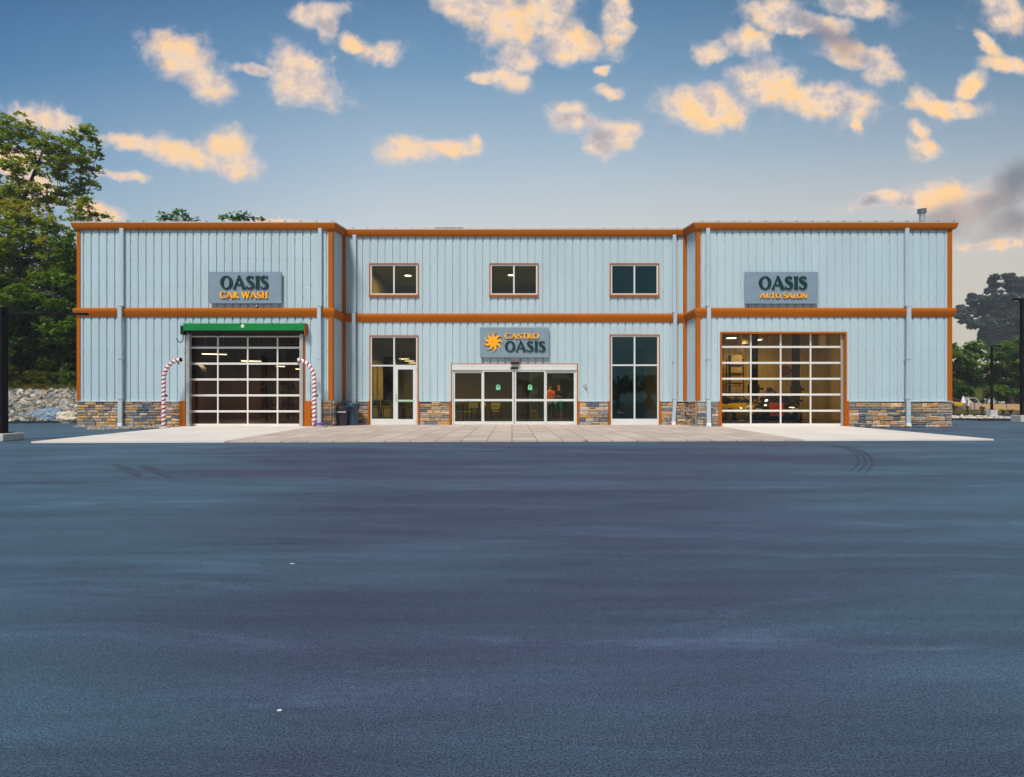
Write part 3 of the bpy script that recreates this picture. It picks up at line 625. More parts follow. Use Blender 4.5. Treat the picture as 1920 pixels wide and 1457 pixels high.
# tall window left with a door leaf
def tallwin(op, pm, ptr, door, gm):
    tr = trim_frame(op, YC, .035); x0, x1, z0, z1 = op; x0 += .035; x1 -= .035; z1 -= .035; z0 = SL
    fr = MB(); frame_rect(fr, x0, x1, z0, z1, YF - .03, .055, .24 if not door else .001)
    if door: fr.box(x0 + .055, xc(pm) - .03, YF - .075, YF + .015, z0 + .001, z0 + .24)
    xm = xc(pm); zt = zc(ptr)
    fr.box(x0 + .055, x1 - .055, YF - .074, YF + .01, zt - .03, zt + .03) if not door else fr.box(x0 + .055, xm - .03, YF - .074, YF + .01, zt - .03, zt + .03)
    fr.box(xm - .03, xm + .03, YF - .072, YF + .012, z0 + .24 if not door else z0, z1 - .055)
    W = fr.build('storefront_window', M_alu, B); tr.build('window_trim', M_orange, W)
    g = MB()
    if door: g.box(x0 + .055, xm - .03, YF - .035, YF - .029, z0 + .24, zt - .03); g.box(x0 + .055, xm - .03, YF - .035, YF - .029, zt + .03, z1 - .055); g.box(xm + .03, x1 - .055, YF - .035, YF - .029, zt + .03, z1 - .055)
    else:
        for (a_, c_) in ((x0 + .055, xm - .03), (xm + .03, x1 - .055)):
            g.box(a_, c_, YF - .035, YF - .029, z0 + .24, zt - .03); g.box(a_, c_, YF - .035, YF - .029, zt + .03, z1 - .055)
    g.build('pane', gm, W)
    if door:
        fr2 = MB(); fr2.box(xm + .03, x1 - .055, YF - .074, YF + .01, zt - .03, zt + .03); fr2.build('transom', M_alu, W)
        lf = MB(); a_, c_ = xm + .034, x1 - .059; frame_rect(lf, a_, c_, z0 + .005, zt - .034, YF - .052, .12, .22, .03)
        D = lf.build('entrance_door', M_alu, B)
        gg = MB(); gg.box(a_ + .12, c_ - .12, YF - .056, YF - .05, z0 + .225, zt - .154); gg.build('pane', gm, D)
        h = MB(); zp = zc(751.6); h.bbox(a_ + .10, c_ - .10, YF - .11, YF - .084, zp - .04, zp + .04, .01); h.build('push_bar', mat('push_bar', srgb('#9fc4a8'), rough=.4), D)
        for z in (zc(694), zc(742), zc(790)): h = MB(); h.box(c_ - .012, c_ + .012, YF - .098, YF - .0825, z - .05, z + .05); h.build('hinge', M_galv, D)
        h = MB(); h.tube([(a_ + .05, YF - .075, 1.0), (a_ + .05, YF - .12, 1.0), (a_ + .05, YF - .12, 1.3), (a_ + .05, YF - .075, 1.3)], .012, 8); h.build('handle', M_galv, D)
tallwin(TWL, 739, 685.6, True, M_glass); tallwin(TWR, 1189.7, 684.8, False, M_glass_d)
# sliding entrance
def sliding():
    tr = trim_frame(SD, YC, .035); x0, x1, z0, z1 = SD; x0 += .035; x1 -= .035; z1 -= .035
    h = MB(); zh = zc(694); h.bbox(x0, x1, YC - .06, YC + .15, zh, z1, .008); h.box(x0 + .01, x1 - .01, YC - .066, YC - .06, z1 - .075, z1 - .055)
    h.box(x0, x0 + .05, YC - .02, YC + .15, SL, zh); h.box(x1 - .05, x1, YC - .02, YC + .15, SL, zh)
    H = h.build('door_header', M_alu, B); tr.build('door_trim', M_orange, H)
    s = MB(); s.bbox(xc(957), xc(971.5), YC - .12, YC - .061, zc(692.2), zc(688.6), .015); s.build('motion_sensor', M_black, H)
    zb, zm = SL + .005, zc(750.3)
    M_stick = mat('door_sticker', srgb('#7fd0a4'), rough=.5)
    for (a_, c_, off, mob) in ((850, 905.6, .05, 0), (905, 963.4, -.01, 1), (964.8, 1023, -.01, 1), (1022.6, 1079, .05, 0)):
        A, C_, Y = xc(a_), xc(c_), YC + off; p = MB(); zt = zh - .004 - (.05 if not mob else 0)
        frame_rect(p, A, C_, zb, zt, Y, .062, .13, .024); p.box(A + .062, C_ - .062, Y - .026, Y + .02, zm - .045, zm + .045)
        if not mob: p.box(A, C_, Y - .02, Y + .02, zt, zh)
        o = p.build('sliding_door' if mob else 'fixed_door_panel', M_alu, B)
        g = MB(); g.box(A + .062, C_ - .062, Y - .003, Y + .003, zb + .13, zm - .045); g.box(A + .062, C_ - .062, Y - .003, Y + .003, zm + .045, zt - .062); g.build('pane', M_glass, o)
        if mob:
            cx_ = xc(934.2 if a_ < 950 else 993.8); zc_ = zc(726); s = MB(); w = .085; hh = .11
            ring = [(cx_ - w, zc_ - hh), (cx_ + w, zc_ - hh)] + [(cx_ + w * math.cos(t_), zc_ + .02 + w * math.sin(t_)) for t_ in [math.pi * i / 12 for i in range(13)]]
            k = len(ring); s.add([(x, Y - .010, z) for x, z in ring] + [(x, Y - .007, z) for x, z in ring], [tuple(range(k)), tuple(range(k, 2 * k))[::-1]] + [(i, (i + 1) % k, k + (i + 1) % k, k + i) for i in range(k)])
            S = s.build('door_sticker', M_stick, o)
            d = MB(); d.box(cx_ - .028, cx_ + .028, Y - .013, Y - .0105, zc_ - .005, zc_ + .05); d.add([(cx_ - .03, Y - .013, zc_ + .05), (cx_ + .03, Y - .013, zc_ + .05), (cx_, Y - .013, zc_ + .08)], [(0, 1, 2)])
            d.build('sticker_mark', M_green_l, S) if False else d.build('door_sticker_mark', M_green_l, o)
        else:
            s = MB(); xm = (A + C_) / 2; s.box(xm - .1, xm + .1, Y - .029, Y - .0265, zm - .012, zm + .012); s.build('rail_decal', M_stick, o)
sliding()
# rear inside of the building: rooms
M_lobw = mat('lobby_wall', srgb('#8d7a3e'), rough=.8, var=.12, scale=1.2)
M_lobw2 = mat('lobby_wall_dark', srgb('#2e3a36'), rough=.7, var=.15, scale=1.2)
M_floor = mat('interior_floor', srgb('#4a4640'), rough=.35, var=.15, scale=2)
M_ceil = mat('ceiling', srgb('#8a7648'), rough=.9, var=.06)
M_bayL = mat('left_bay_wall', srgb('#6b4a3c'), rough=.6, var=.10, scale=1.5)
M_bayR = mat('right_bay_wall', srgb('#ae9148'), rough=.5, var=.10, scale=1.5)
M_up = mat('upper_wall', srgb('#6f7468'), rough=.9, var=.06)
def ribbed(name, x0, x1, Y, z0, z1, m, face=-1, pitch=.3):
    b = MB(); x = x0; pts = []
    while x < x1: pts += [(x, 0), (x + pitch * .62, 0), (x + pitch * .7, .035), (x + pitch * .92, .035)]; x += pitch
    pts.append((x1, 0)); pts = [(min(p[0], x1), p[1]) for p in pts]
    for i in range(len(pts) - 1):
        (xa, da), (xb, db) = pts[i], pts[i + 1]
        if xb - xa > 1e-5: b.quad((xa, Y - da, z0), (xb, Y - db, z0), (xb, Y - db, z1), (xa, Y - da, z1))
    return b.build(name, m, B)
b = MB(); b.box(XL0 + .05, XR1 - .05, YW + .35, BD - .05, -.2, .022); b.build('interior_floor', M_floor, B)
for X in (XL1 + .12, XR0 - .12):
    b = MB(); b.box(X - .06, X + .06, YC + .14, BD - .1, .022, 7.4); b.build('partition', M_lobw, B)
ribbed('back_wall', XL0 + .1, XL1 - .1, 34.0, .022, 7.4, M_bayL); ribbed('back_wall', XR0 + .1, XR1 - .1, 33.0, .022, 7.4, M_bayR)
for X, m_, Ye in ((XL0 + .12, M_bayL, 34), (XL1 - .12, M_bayL, 34), (XR0 + .12, M_bayR, 33), (XR1 - .12, M_bayR, 33)):
    b = MB(); b.box(X - .03, X + .03, YW + .36, Ye, .024, 7.4); b.build('side_wall_lining', m_, B)
b = MB(); b.box(XL0 + .05, XL1 - .08, YW + .05, 34, 6.9, 6.95); b.build('ceiling', M_bayL, B)
b = MB(); b.box(XR0 + .08, XR1 - .05, YW + .05, 33, 6.9, 6.95); b.build('ceiling', M_bayR, B)
# lobby back wall, ceiling and upper storey
LBY = 37.0
b = MB(); b.box(XL1 + .18, 0.9, LBY, LBY + .1, .022, 3.8); b.build('back_wall', M_lobw, B)
b = MB(); b.box(0.9, XR0 - .18, 31.6, 31.7, .022, 3.8); b.box(.9, 1.0, 31.7, LBY, .022, 3.8); b.build('back_wall', M_lobw2, B)
b = MB(); b.box(XL1 + .18, XR0 - .18, YC + .13, LBY + .1, 3.8, 3.95); b.build('ceiling', M_ceil, B)
b = MB(); b.box(XL1 + .18, XR0 - .18, YC + .13, 33, 3.951, 4.1); b.box(XL1 + .18, XR0 - .18, 33, 33.1, 4.1, 7.3); b.build('upper_room', M_up, B)
b = MB(); b.box(XL1 + .18, XR0 - .18, YC + .13, 33, 7.3, 7.35); b.build('ceiling', mat('upper_ceiling', srgb('#9a945c'), rough=.9), B)
b = MB()
b.box(-2.0, -1.9, YC + .14, 33, 4.1, 7.3); b.box(1.9, 2.0, YC + .14, 33, 4.1, 7.3); b.build('upper_partition', M_up, B)
# ------------------------------------------------------------------ lamps inside, some of them out of view
M_lens = emit('lamp_lens', (1, .86, .62), 9)
M_lens2 = emit('lamp_lens_soft', (1, .78, .45), 3.0)
def ceiling_light(name, loc, size, power, label, group, round_=False, rz=0, zc_=None, lens=M_lens, color=(1, .82, .55)):
    t = thing(name, label, 'light', loc, 0, group); x, y, z = loc
    h = MB(); l = MB()
    if round_:
        h.lathe([(size * .5, .02), (size * .52, .0), (size * .5, .06), (.03, .07)], loc); l.lathe([(size * .46, -.006), (size * .46, -.0005)], loc)
    else:
        h.bbox(x - size / 2, x + size / 2, y - .14, y + .14, z, z + .07, .012); l.box(x - size / 2 + .04, x + size / 2 - .04, y - .11, y + .11, z - .012, z - .001)
    if zc_:
        for s in (-1, 1): h.tube([(x + s * size * .35, y, z + .05), (x + s * size * .35, y, zc_)], .006, 5)
    h.build('housing', M_white, t); l.build('lens', lens, t)
    if power:
        li = bpy.data.lights.new(name + '_lamp', 'AREA'); li.shape = 'RECTANGLE'; li.size = size; li.size_y = .25; li.energy = power; li.color = color
        lo = bpy.data.objects.new('lamp', li); col.objects.link(lo); lo.parent = t; lo.location = (0, 0, -.03)
    t.rotation_euler = (0, 0, rz)
    return t
G1 = 'ceiling lights in the left bay'
ceiling_light('shop_light', px(402, 664, 28.0), 1.1, 90, 'large bright shop light nearest behind the left garage door', G1, zc_=6.9, rz=.35)
ceiling_light('shop_light', px(471, 677, 30.5), 1.0, 80, 'bright shop light left of centre in the left garage bay', G1, zc_=6.9, rz=.3)
ceiling_light('shop_light', px(526, 687, 32.5), .5, 0, 'small distant shop light high at the right of the left garage bay', G1, zc_=6.9, rz=.3)
ceiling_light('shop_light', px(560, 692, 33), .4, 0, 'tiny shop light at the far right edge of the left garage bay', G1, zc_=6.9, rz=.3)
G2 = 'ceiling lights in the right bay'
ceiling_light('shop_light', px(1371, 634, 27.0), .45, 95, 'bright shop light in the top left pane of the right garage door', G2, zc_=6.9, color=(1, .8, .45))
ceiling_light('shop_light', px(1422, 637, 30.5), .35, 90, 'small shop light in the top row second pane of the right garage door', G2, zc_=6.9, color=(1, .8, .45))
ceiling_light('shop_light', px(1535, 590, 28.5), 1.2, 90, 'shop light hanging above the door head at the right of the right bay', G2, zc_=6.9, color=(1, .8, .45))  # out of view above the opening, lights the bay
G3 = 'round lamps in the lobby'
for i, (a_, c_, Y) in enumerate(((758, 673, 30.0), (768, 677, 31.5), (775, 680.7, 33.0))):
    ceiling_light('pendant_lamp', px(a_, c_, Y), .55, 90 if i != 1 else 0, ('first', 'middle', 'lowest')[i] + ' of three round pendant lamps behind the left tall window', G3, True, zc_=3.8, lens=M_lens2)
ceiling_light('pendant_lamp', (0, 29, 3.55), .6, 150, 'round lamp on the lobby ceiling over the sliding doors', G3, True, zc_=3.8, lens=M_lens2)  # out of view above the door header, lights the lobby
ceiling_light('pendant_lamp', (2.6, 27.0, 3.6), .5, 130, 'added unseen lamp on the lobby ceiling brightening the two standing people', G3, True, zc_=3.8, lens=M_lens2)  # lamp added out of view to brighten the people behind the glass
G4 = 'round lamps upstairs'
ceiling_light('ceiling_lamp', px(765, 517, 29.5), .34, 140, 'small lit lamp behind the left upstairs window', G4, True, zc_=7.3, lens=M_lens)
ceiling_light('ceiling_lamp', px(958, 516, 29.5), .3, 120, 'small lit lamp behind the middle upstairs window', G4, True, zc_=7.3, lens=M_lens)
exec_later = []
# ------------------------------------------------------------------ lettering (glyphs drawn stroke by stroke)
class Glyph:
    def __init__(s): s.strips = []
    def stroke(s, pts, w):                     # ribbon of varying width
        w = w if isinstance(w, (list, tuple)) else [w] * len(pts)
        L_, Rr = [], []
        for i, p in enumerate(pts):
            q0 = pts[max(i - 1, 0)]; q1 = pts[min(i + 1, len(pts) - 1)]; dx, dy = q1[0] - q0[0], q1[1] - q0[1]; l = math.hypot(dx, dy) or 1; nx, ny = -dy / l, dx / l
            L_.append((p[0] + nx * w[i] / 2, p[1] + ny * w[i] / 2)); Rr.append((p[0] - nx * w[i] / 2, p[1] - ny * w[i] / 2))
        s.strips.append((L_, Rr))
    def hor(s, x0, x1, y, w): s.stroke([(x0, y), (x1, y)], w)
    def stem(s, x, y0, y1, w): s.stroke([(x, y0), (x, y0 + .08), (x, (y0 + y1) / 2), (x, y1 - .08), (x, y1)], [w * 1.5, w * 1.06, w, w * 1.06, w * 1.5])
    def ring(s, cx, cy, rx, ry, a0, a1, wx, wy, n=28, tilt=0):
        L_, Rr = [], []
        for i in range(n + 1):
            a = R(a0 + (a1 - a0) * i / n); L_.append((cx + rx * math.cos(a), cy + ry * math.sin(a))); Rr.append((cx + (rx - wx) * math.cos(a - tilt), cy + (ry - wy) * math.sin(a)))
        s.strips.append((L_, Rr))
def spine(ch, T):
    g = Glyph(); th = T * .42
    if ch == 'O': g.ring(.45, .5, .45, .52, 0, 360, T * 1.08, th * .8, 36); return g, .90
    if ch == 'C':
        g.ring(.45, .5, .45, .52, 42, 318, T * 1.05, th * .8, 30); g.stroke([(.79, .95), (.80, .72)], [.06, .02]); g.stroke([(.79, .07), (.80, .22)], [.05, .02]); return g, .82
    if ch == 'A':
        g.stroke([(.05, 0), (.42, 1.0)], [th, th * 1.1]); g.stroke([(.40, 1.03), (.78, 0)], [T * .75, T * 1.15]); g.hor(.2, .62, .33, th * .8)
        g.hor(-.04, .2, .025, .05); g.hor(.6, .93, .025, .05); return g, .90
    if ch == 'I': g.stem(.16, 0, 1, T * 1.1); g.hor(0, .32, .02, .045); g.hor(0, .32, .98, .045); return g, .34
    if ch == 'S':
        c = [(.47, .82), (.40, .93), (.28, .975), (.16, .94), (.085, .85), (.08, .74), (.14, .64), (.25, .555), (.36, .475), (.45, .38), (.48, .26), (.44, .13), (.33, .05), (.20, .02), (.08, .075), (.02, .19)]
        w = [.03, .07, .09, .12, .15, .175, .19, .205, .205, .195, .175, .15, .12, .09, .07, .03]; k = T / .19
        g.stroke(c, [x * k for x in w]); g.stroke([(.475, .97), (.475, .76)], [.05, .015]); g.stroke([(.02, .03), (.02, .25)], [.05, .015]); return g, .58
    if ch == 'T': g.stem(.33, 0, 1, T); g.stroke([(0, .955), (.66, .955)], th * .9); g.stroke([(.02, .99), (.0, .78)], [.07, .02]); g.stroke([(.64, .99), (.66, .78)], [.07, .02]); g.hor(.19, .47, .02, .04); return g, .66
    if ch == 'L': g.stem(.14, 0, 1, T); g.hor(.1, .5, .045, th * .9); g.stroke([(.5, .0), (.53, .25)], [.06, .02]); g.hor(0, .28, .98, .04); return g, .55
    if ch == 'H': g.stem(.14, 0, 1, T); g.stem(.62, 0, 1, T); g.hor(.14, .62, .51, th * .85); return g, .78
    if ch == 'U': g.stroke([(.14, 1), (.14, .35), (.19, .14), (.33, .035), (.48, .05), (.60, .17), (.63, .35), (.63, 1)], [T * 1.3, T, T, th * 1.2, th, th, th, th * 1.6]); g.hor(0, .28, .98, .04); g.hor(.53, .75, .98, .04); return g, .76
    if ch == 'N': g.stroke([(.12, 0), (.12, 1)], [th * 1.5, th]); g.stroke([(.08, 1), (.68, 0)], T * 1.1); g.stroke([(.68, 0), (.68, 1)], [th, th * 1.6]); g.hor(0, .24, .02, .04); g.hor(.57, .8, .98, .04); return g, .80
    if ch == 'W':
        g.stroke([(.06, 1), (.32, 0)], T); g.stroke([(.30, 0), (.53, .92)], th); g.stroke([(.50, 1), (.76, 0)], T); g.stroke([(.74, 0), (1.0, 1)], th); g.hor(-.04, .2, .98, .04); g.hor(.9, 1.08, .98, .04); return g, 1.06
    if ch == 'R':
        g.stem(.14, 0, 1, T); g.ring(.2, .74, .34, .265, 90, -90, T * .95, th * .8, 16); g.hor(.1, .21, .965, th * .75); g.hor(.1, .21, .515, th * .75); g.stroke([(.25, .52), (.70, 0)], [T * .9, T * 1.05]); g.hor(0, .28, .02, .04); return g, .70
    return g, .32
def lettering(name, text, x0, x1, z0, z1, Y, m, parent, T=.19, depth=.04, caps=()):
    b = MB(); adv = 0; items = []
    for i, ch in enumerate(text):
        g, w = spine(ch, T); s_ = 1.07 if i in caps else 1.0; items.append((g, adv, s_)); adv += (w + .05) * s_
    adv -= .05; sx = (x1 - x0) / adv; h = (z1 - z0); c = 0
    for g, a0, s_ in items:
        for (L_, Rr) in g.strips:
            yf = Y - depth - .0011 * (c % 7); c += 1; n = len(L_); f = lambda p, y: (x0 + (a0 + p[0] * s_) * sx, y, z0 + p[1] * s_ * h)
            vs = [f(p, yf) for p in L_] + [f(p, yf) for p in Rr] + [f(p, Y) for p in L_] + [f(p, Y) for p in Rr]; fs = []
            for i in range(n - 1):
                fs += [(i, i + 1, n + i + 1, n + i), (2 * n + i, i, i + 1, 2 * n + i + 1)[::1], (n + i, n + i + 1, 3 * n + i + 1, 3 * n + i)]
            fs += [(0, n, 3 * n, 2 * n), (n - 1, 2 * n - 1, 4 * n - 1, 3 * n - 1)]
            b.add(vs, fs)
    return b.build(name, m, parent)
def sign(name, label, xa, xb, ya, yb, Y):
    x0, x1, z0, z1 = X_(xa, Y), X_(xb, Y), Z_(yb, Y), Z_(ya, Y)
    t = thing(name, label, 'sign', ((x0 + x1) / 2, Y, z0))
    p = MB(); p.bbox(x0, x1, Y - .02, Y + .05, z0, z1, .004); p.build('sign_panel', M_signp, t)
    e = MB(); 
    for xx in (x0 + .25, x1 - .25): e.box(xx - .02, xx + .02, Y + .05, Y + .14, z0 + .1, z1 - .1)
    e.build('mounting_bracket', M_galv, t); return t
Ys = YW - .13
s1 = sign('wall_sign', 'grey blue wall sign reading OASIS CAR WASH above the left garage door', 392.3, 528, 509.8, 568.8, Ys)
lettering('lettering', 'OASIS', X_(414, Ys), X_(504.6, Ys), Z_(541.6, Ys), Z_(518, Ys), Ys - .03, M_green_l, s1, .21)
lettering('lettering', 'CAR WASH', X_(413, Ys), X_(503, Ys), Z_(559.6, Ys), Z_(548, Ys), Ys - .03, M_yel_l, s1, .23, caps=(0, 4))
s3 = sign('wall_sign', 'grey blue wall sign reading OASIS AUTO SALON above the right garage door', 1397, 1533.7, 510, 569.4, Ys)
lettering('lettering', 'OASIS', X_(1422, Ys), X_(1512.6, Ys), Z_(542.2, Ys), Z_(519, Ys), Ys - .03, M_green_l, s3, .21)
lettering('lettering', 'AUTO SALON', X_(1424, Ys), X_(1512, Ys), Z_(559.4, Ys), Z_(550.6, Ys), Ys - .03, M_yel_l, s3, .22, caps=(0, 5))
Yc = YC - .13
s2 = sign('wall_sign', 'grey blue wall sign reading CASTRO OASIS with a yellow sun above the sliding doors', 900, 1029, 614, 670.3, Yc)
lettering('lettering', 'CASTRO', X_(946, Yc), X_(1011, Yc), Z_(635.4, Yc), Z_(625.6, Yc), Yc - .03, M_yel_l, s2, .22, caps=(0, 5))
lettering('lettering', 'OASIS', X_(946.5, Yc), X_(1023, Yc), Z_(659, Yc), Z_(640, Yc), Yc - .03, M_green_l, s2, .21)
def sunlogo():
    b = MB(); cx_, cz_ = X_(924.8, Yc), Z_(641, Yc); Y = Yc - .03; s = Yc / F
    for k in range(9):
        a = R(119 - 40.2 * k); n = 7; L_, Rr = [], []
        for i in range(n + 1):
            t_ = i / n; r = (4.5 + 14.6 * t_) * s; aa = a + .30 * math.sin(t_ * math.pi * 1.15) - .12 + .10 * t_; w = (3.0 * (1 - t_) ** .75 + .12) * s
            c_, s_ = math.cos(aa), math.sin(aa); L_.append((cx_ + r * c_ - s_ * w, cz_ + r * s_ + c_ * w)); Rr.append((cx_ + r * c_ + s_ * w, cz_ + r * s_ - c_ * w))
        n1 = n + 1; yf = Y - .035 - .001 * (k % 3)
        vs = [(p[0], yf, p[1]) for p in L_ + Rr] + [(p[0], Y, p[1]) for p in L_ + Rr]
        fs = [(i, i + 1, n1 + i + 1, n1 + i) for i in range(n)] + [(2 * n1 + i, i, i + 1, 2 * n1 + i + 1) for i in range(n)] + [(n1 + i, n1 + i + 1, 3 * n1 + i + 1, 3 * n1 + i) for i in range(n)]
        b.add(vs, fs)
    ring = [(cx_ + 6.6 * s * math.cos(2 * math.pi * i / 28), cz_ + 6.6 * s * math.sin(2 * math.pi * i / 28)) for i in range(28)]
    b.add([(x, Y - .042, z) for x, z in ring] + [(x, Y, z) for x, z in ring], [tuple(range(28))] + [(i, (i + 1) % 28, 28 + (i + 1) % 28, 28 + i) for i in range(28)])
    b.build('sun_emblem', M_yel_l, s2)
    c = MB(); ring = [(cx_ + 3.9 * s * math.cos(2 * math.pi * i / 28), cz_ + 3.9 * s * math.sin(2 * math.pi * i / 28)) for i in range(28)]
    c.add([(x, Y - .05, z) for x, z in ring] + [(x, Y - .042, z) for x, z in ring], [tuple(range(28))] + [(i, (i + 1) % 28, 28 + (i + 1) % 28, 28 + i) for i in range(28)])
    c.build('sun_disc', mat('sun_disc_amber', srgb('#ffa200'), rough=.4), s2)
sunlogo()
# ------------------------------------------------------------------ fixtures on and by the wall
t = thing('roller_shutter', 'green roller shutter housing with white star over the left garage door', 'shutter', (xw(457), YW, zw(620)))
Y0 = YW - .34
b = MB(); x0, x1 = X_(343.5, Y0), X_(570, Y0); zt, zb = Z_(606, Y0), Z_(619.5, Y0)
b.prism([(Y0, zb), (Y0 - .02, zt - .03), (Y0 + .02, zt), (YW - .05, zt), (YW - .05, zb)], x0, x1); b.build('housing', M_shutter, t)
b = MB(); b.prism([(Y0 + .02, zb), (YW - .05, zb), (YW - .05, zb - .11), (Y0 + .10, zb - .11)], x0 + .12, x1 - .10); b.build('shutter_roll', M_black, t)
b = MB()
for p_ in (354, 391, 450, 509, 563): b.box(X_(p_, Y0) - .015, X_(p_, Y0) + .015, Y0 + .05, Y0 + .09, zt, zt + .035)
b.build('bolt', M_black, t)
b = MB(); b.box(x1, x1 + .035, Y0 + .02, YW - .03, zb - .16, zt + .01); b.build('end_bracket', M_orange, t)
cx_, cz_ = X_(455.5, Y0), Z_(611.5, Y0); b = MB(); pts = []
for i in range(10): r_ = .085 if i % 2 == 0 else .045; a = R(90 + 36 * i); pts.append((cx_ + r_ * math.cos(a), cz_ + r_ * math.sin(a)))
b.add([(x, Y0 - .035, z) for x, z in pts] + [(x, Y0 - .005, z) for x, z in pts], [tuple(range(10))] + [(i, (i + 1) % 10, 10 + (i + 1) % 10, 10 + i) for i in range(10)]); b.build('star_badge', M_white, t)
b = MB(); mx = X_(341, Y0); b.bbox(mx - .09, mx + .05, YW - .30, YW - .08, Z_(627, Y0), Z_(611, Y0), .02); b.bbox(mx - .07, mx + .0, YW - .32, YW - .30, Z_(616, Y0), Z_(610, Y0), .01); b.build('motor', M_black, t)
b = MB(); b.tube([px(343.5, 625, Y0), px(343.5, 634, Y0), px(342, 640, Y0), px(338, 642.5, Y0), px(333, 639, Y0), px(331, 634, Y0)], .018, 8); b.build('hose', M_black, t)
# candy striped wash arches
def stripe_mat():
    m = mat('striped_red_white', (.8, .8, .8), rough=.4); nt = m.node_tree; L = nt.links.new; b = nt.nodes['Principled BSDF']
    at = N(nt, 'ShaderNodeAttribute'); at.attribute_name = 'spiral'; fr = N(nt, 'ShaderNodeMath', operation='FRACT'); L(at.outputs['Fac'], fr.inputs[0])
    cp = N(nt, 'ShaderNodeMath', operation='LESS_THAN'); L(fr.outputs[0], cp.inputs[0]); cp.inputs[1].default_value = .40
    mx = N(nt, 'ShaderNodeMix', data_type='RGBA'); L(cp.outputs[0], mx.inputs[0]); mx.inputs[6].default_value = (.80, .80, .82, 1); mx.inputs[7].default_value = (.45, .006, .025, 1); L(mx.outputs[2], b.inputs['Base Color']); return m
M_stripe = stripe_mat()
def arch(base_px, side, label):
    Ya = YW - .75; X0 = X_(base_px, Ya); t = thing('wash_arch', label, 'arch', (X0, Ya, 0), 0, 'striped wash arches by the left garage door')
    pts = []; zt = Z_(712, Ya)
    for i in range(31): pts.append(Vector((X0, Ya, SL * .5 + (zt - SL * .5) * i / 30)))
    cx2, r = X0 + side * .66, .66
    for i in range(1, 19):
        a = R(86 * i / 18); pts.append(Vector((cx2 - side * r * math.cos(a), Ya, zt + r * math.sin(a) * 1.12)))
    n = 24; b = MB(); vs = []; sp = []; ln = 0
    for i, p in enumerate(pts):
        if i: ln += (p - pts[i - 1]).length
        d = (pts[min(i + 1, len(pts) - 1)] - pts[max(i - 1, 0)]).normalized(); s_ = Vector((0, 1, 0)); o_ = d.cross(s_).normalized()
        for k in range(n + 1):
            a = 2 * math.pi * k / n; vs.append(p + (o_ * math.cos(a) + s_ * math.sin(a)) * .072); sp.append(k / n + ln / .155)
    fs = [(i * (n + 1) + k, i * (n + 1) + k + 1, (i + 1) * (n + 1) + k + 1, (i + 1) * (n + 1) + k) for i in range(len(pts) - 1) for k in range(n)]
    b.add(vs, fs); o = b.build('striped_tube', M_stripe, t, True)
    at = o.data.attributes.new('spiral', 'FLOAT', 'POINT'); at.data.foreach_set('value', sp)
    e = MB(); p, q = pts[-1], pts[-1] + (pts[-1] - pts[-2]).normalized() * .04; e.tube([p - (q - p) * .2, q], .078, 16); e.build('end_cap', M_black, t)
    e = MB(); e.tube([p + Vector((-side * .08, -.02, -.07)), p + Vector((-side * .02, -.02, -.17))], .022, 8); e.build('nozzle', M_black, t)
    e = MB(); zz = Z_(742, Ya); e.bbox(X0 + .085, X0 + .13, Ya - .03, Ya + .03, zz - .04, zz + .04, .01); e.build('sensor_eye', M_black, t)
    f = MB(); f.lathe([(.15, .0), (.15, .02), (.10, .03)], (X0, Ya, SL * .4), 20); f.build('foot_plate', M_white, t); return t
arch(307, 1, 'red and white striped arched tube standing left of the left garage door')
arch(589.5, -1, 'red and white striped arched tube standing right of the left garage door')
o = MB(); o.lathe([(.34, 0), (.34, .03), (.33, .035)], (X_(597, 22.3), 22.25, SL), 28); tag(o.build('concrete_pad', M_concb), 'small round pale pad under the right striped arch', 'pad')
t = MB(); c0 = Vector((X_(601.5, 22.35), 22.15, SL + .06)); pts = []
for i in range(60): a = i * .5; pts.append(c0 + Vector((math.cos(a) * (.20 - i * .0008), math.sin(a) * .14, (i % 13) * .004 + i * .0015)))
t.tube(pts, .018, 8)
tag(t.build('hose_coil', mat('purple_hose', srgb('#6a4a9a'), rough=.4), smooth=True), 'small coiled purple hose on the ground by the right striped arch', 'hose')
t = MB(); t.lathe([(.05, 0), (.05, .36), (.062, .36), (.062, .40), (.02, .41)], (X_(251.5, 22.7), 22.62, 0), 14); tag(t.build('stub_pipe', M_galv), 'short grey steel stub pipe in the gravel before the left wall', 'pipe')
# wall lamp, bell
t = thing('wall_light', 'dark bronze wall pack light between the sun sign and the sliding doors', 'light', (X_(965, YC), YC, zc(681)))
b = MB(); w0, w1 = X_(957.2, YC - .2), X_(973, YC - .2); z0, z1 = zc(680.6), zc(671); M_brz = mat('bronze_housing', srgb('#3a2c33'), rough=.45)
b.prism([(YC - .0, z0), (YC - .26, z0 + .02), (YC - .20, z1), (YC - .0, z1)], w0, w1); b.build('housing', M_brz, t)
b = MB(); b.box(w0 + .03, w1 - .03, YC - .23, YC - .05, z0 - .012, z0 + .001); b.build('lens', M_glass, t)
t = thing('door_buzzer', 'small round grey wall device right of the sliding doors', 'buzzer', px(1097, 723, YC))
b = MB(); c = px(1097, 723, YC); b.tube([(c[0], YC - .09, c[2]), (c[0], YC, c[2])], .055, 14); b.tube([(c[0], YC - .03, c[2]), (c[0], YC + .0, c[2] )], .075, 14); b.build('body', M_galv, t)
b = MB(); b.tube([(c[0] + .02, YC - .06, c[2] - .04), (c[0] + .02, YC - .12, c[2] - .07)], .025, 8); b.build('button', M_alu, t)
t = thing('hose_bib', 'tiny metal fitting on the wall under the car wash sign', 'fitting', px(483, 574, YW))
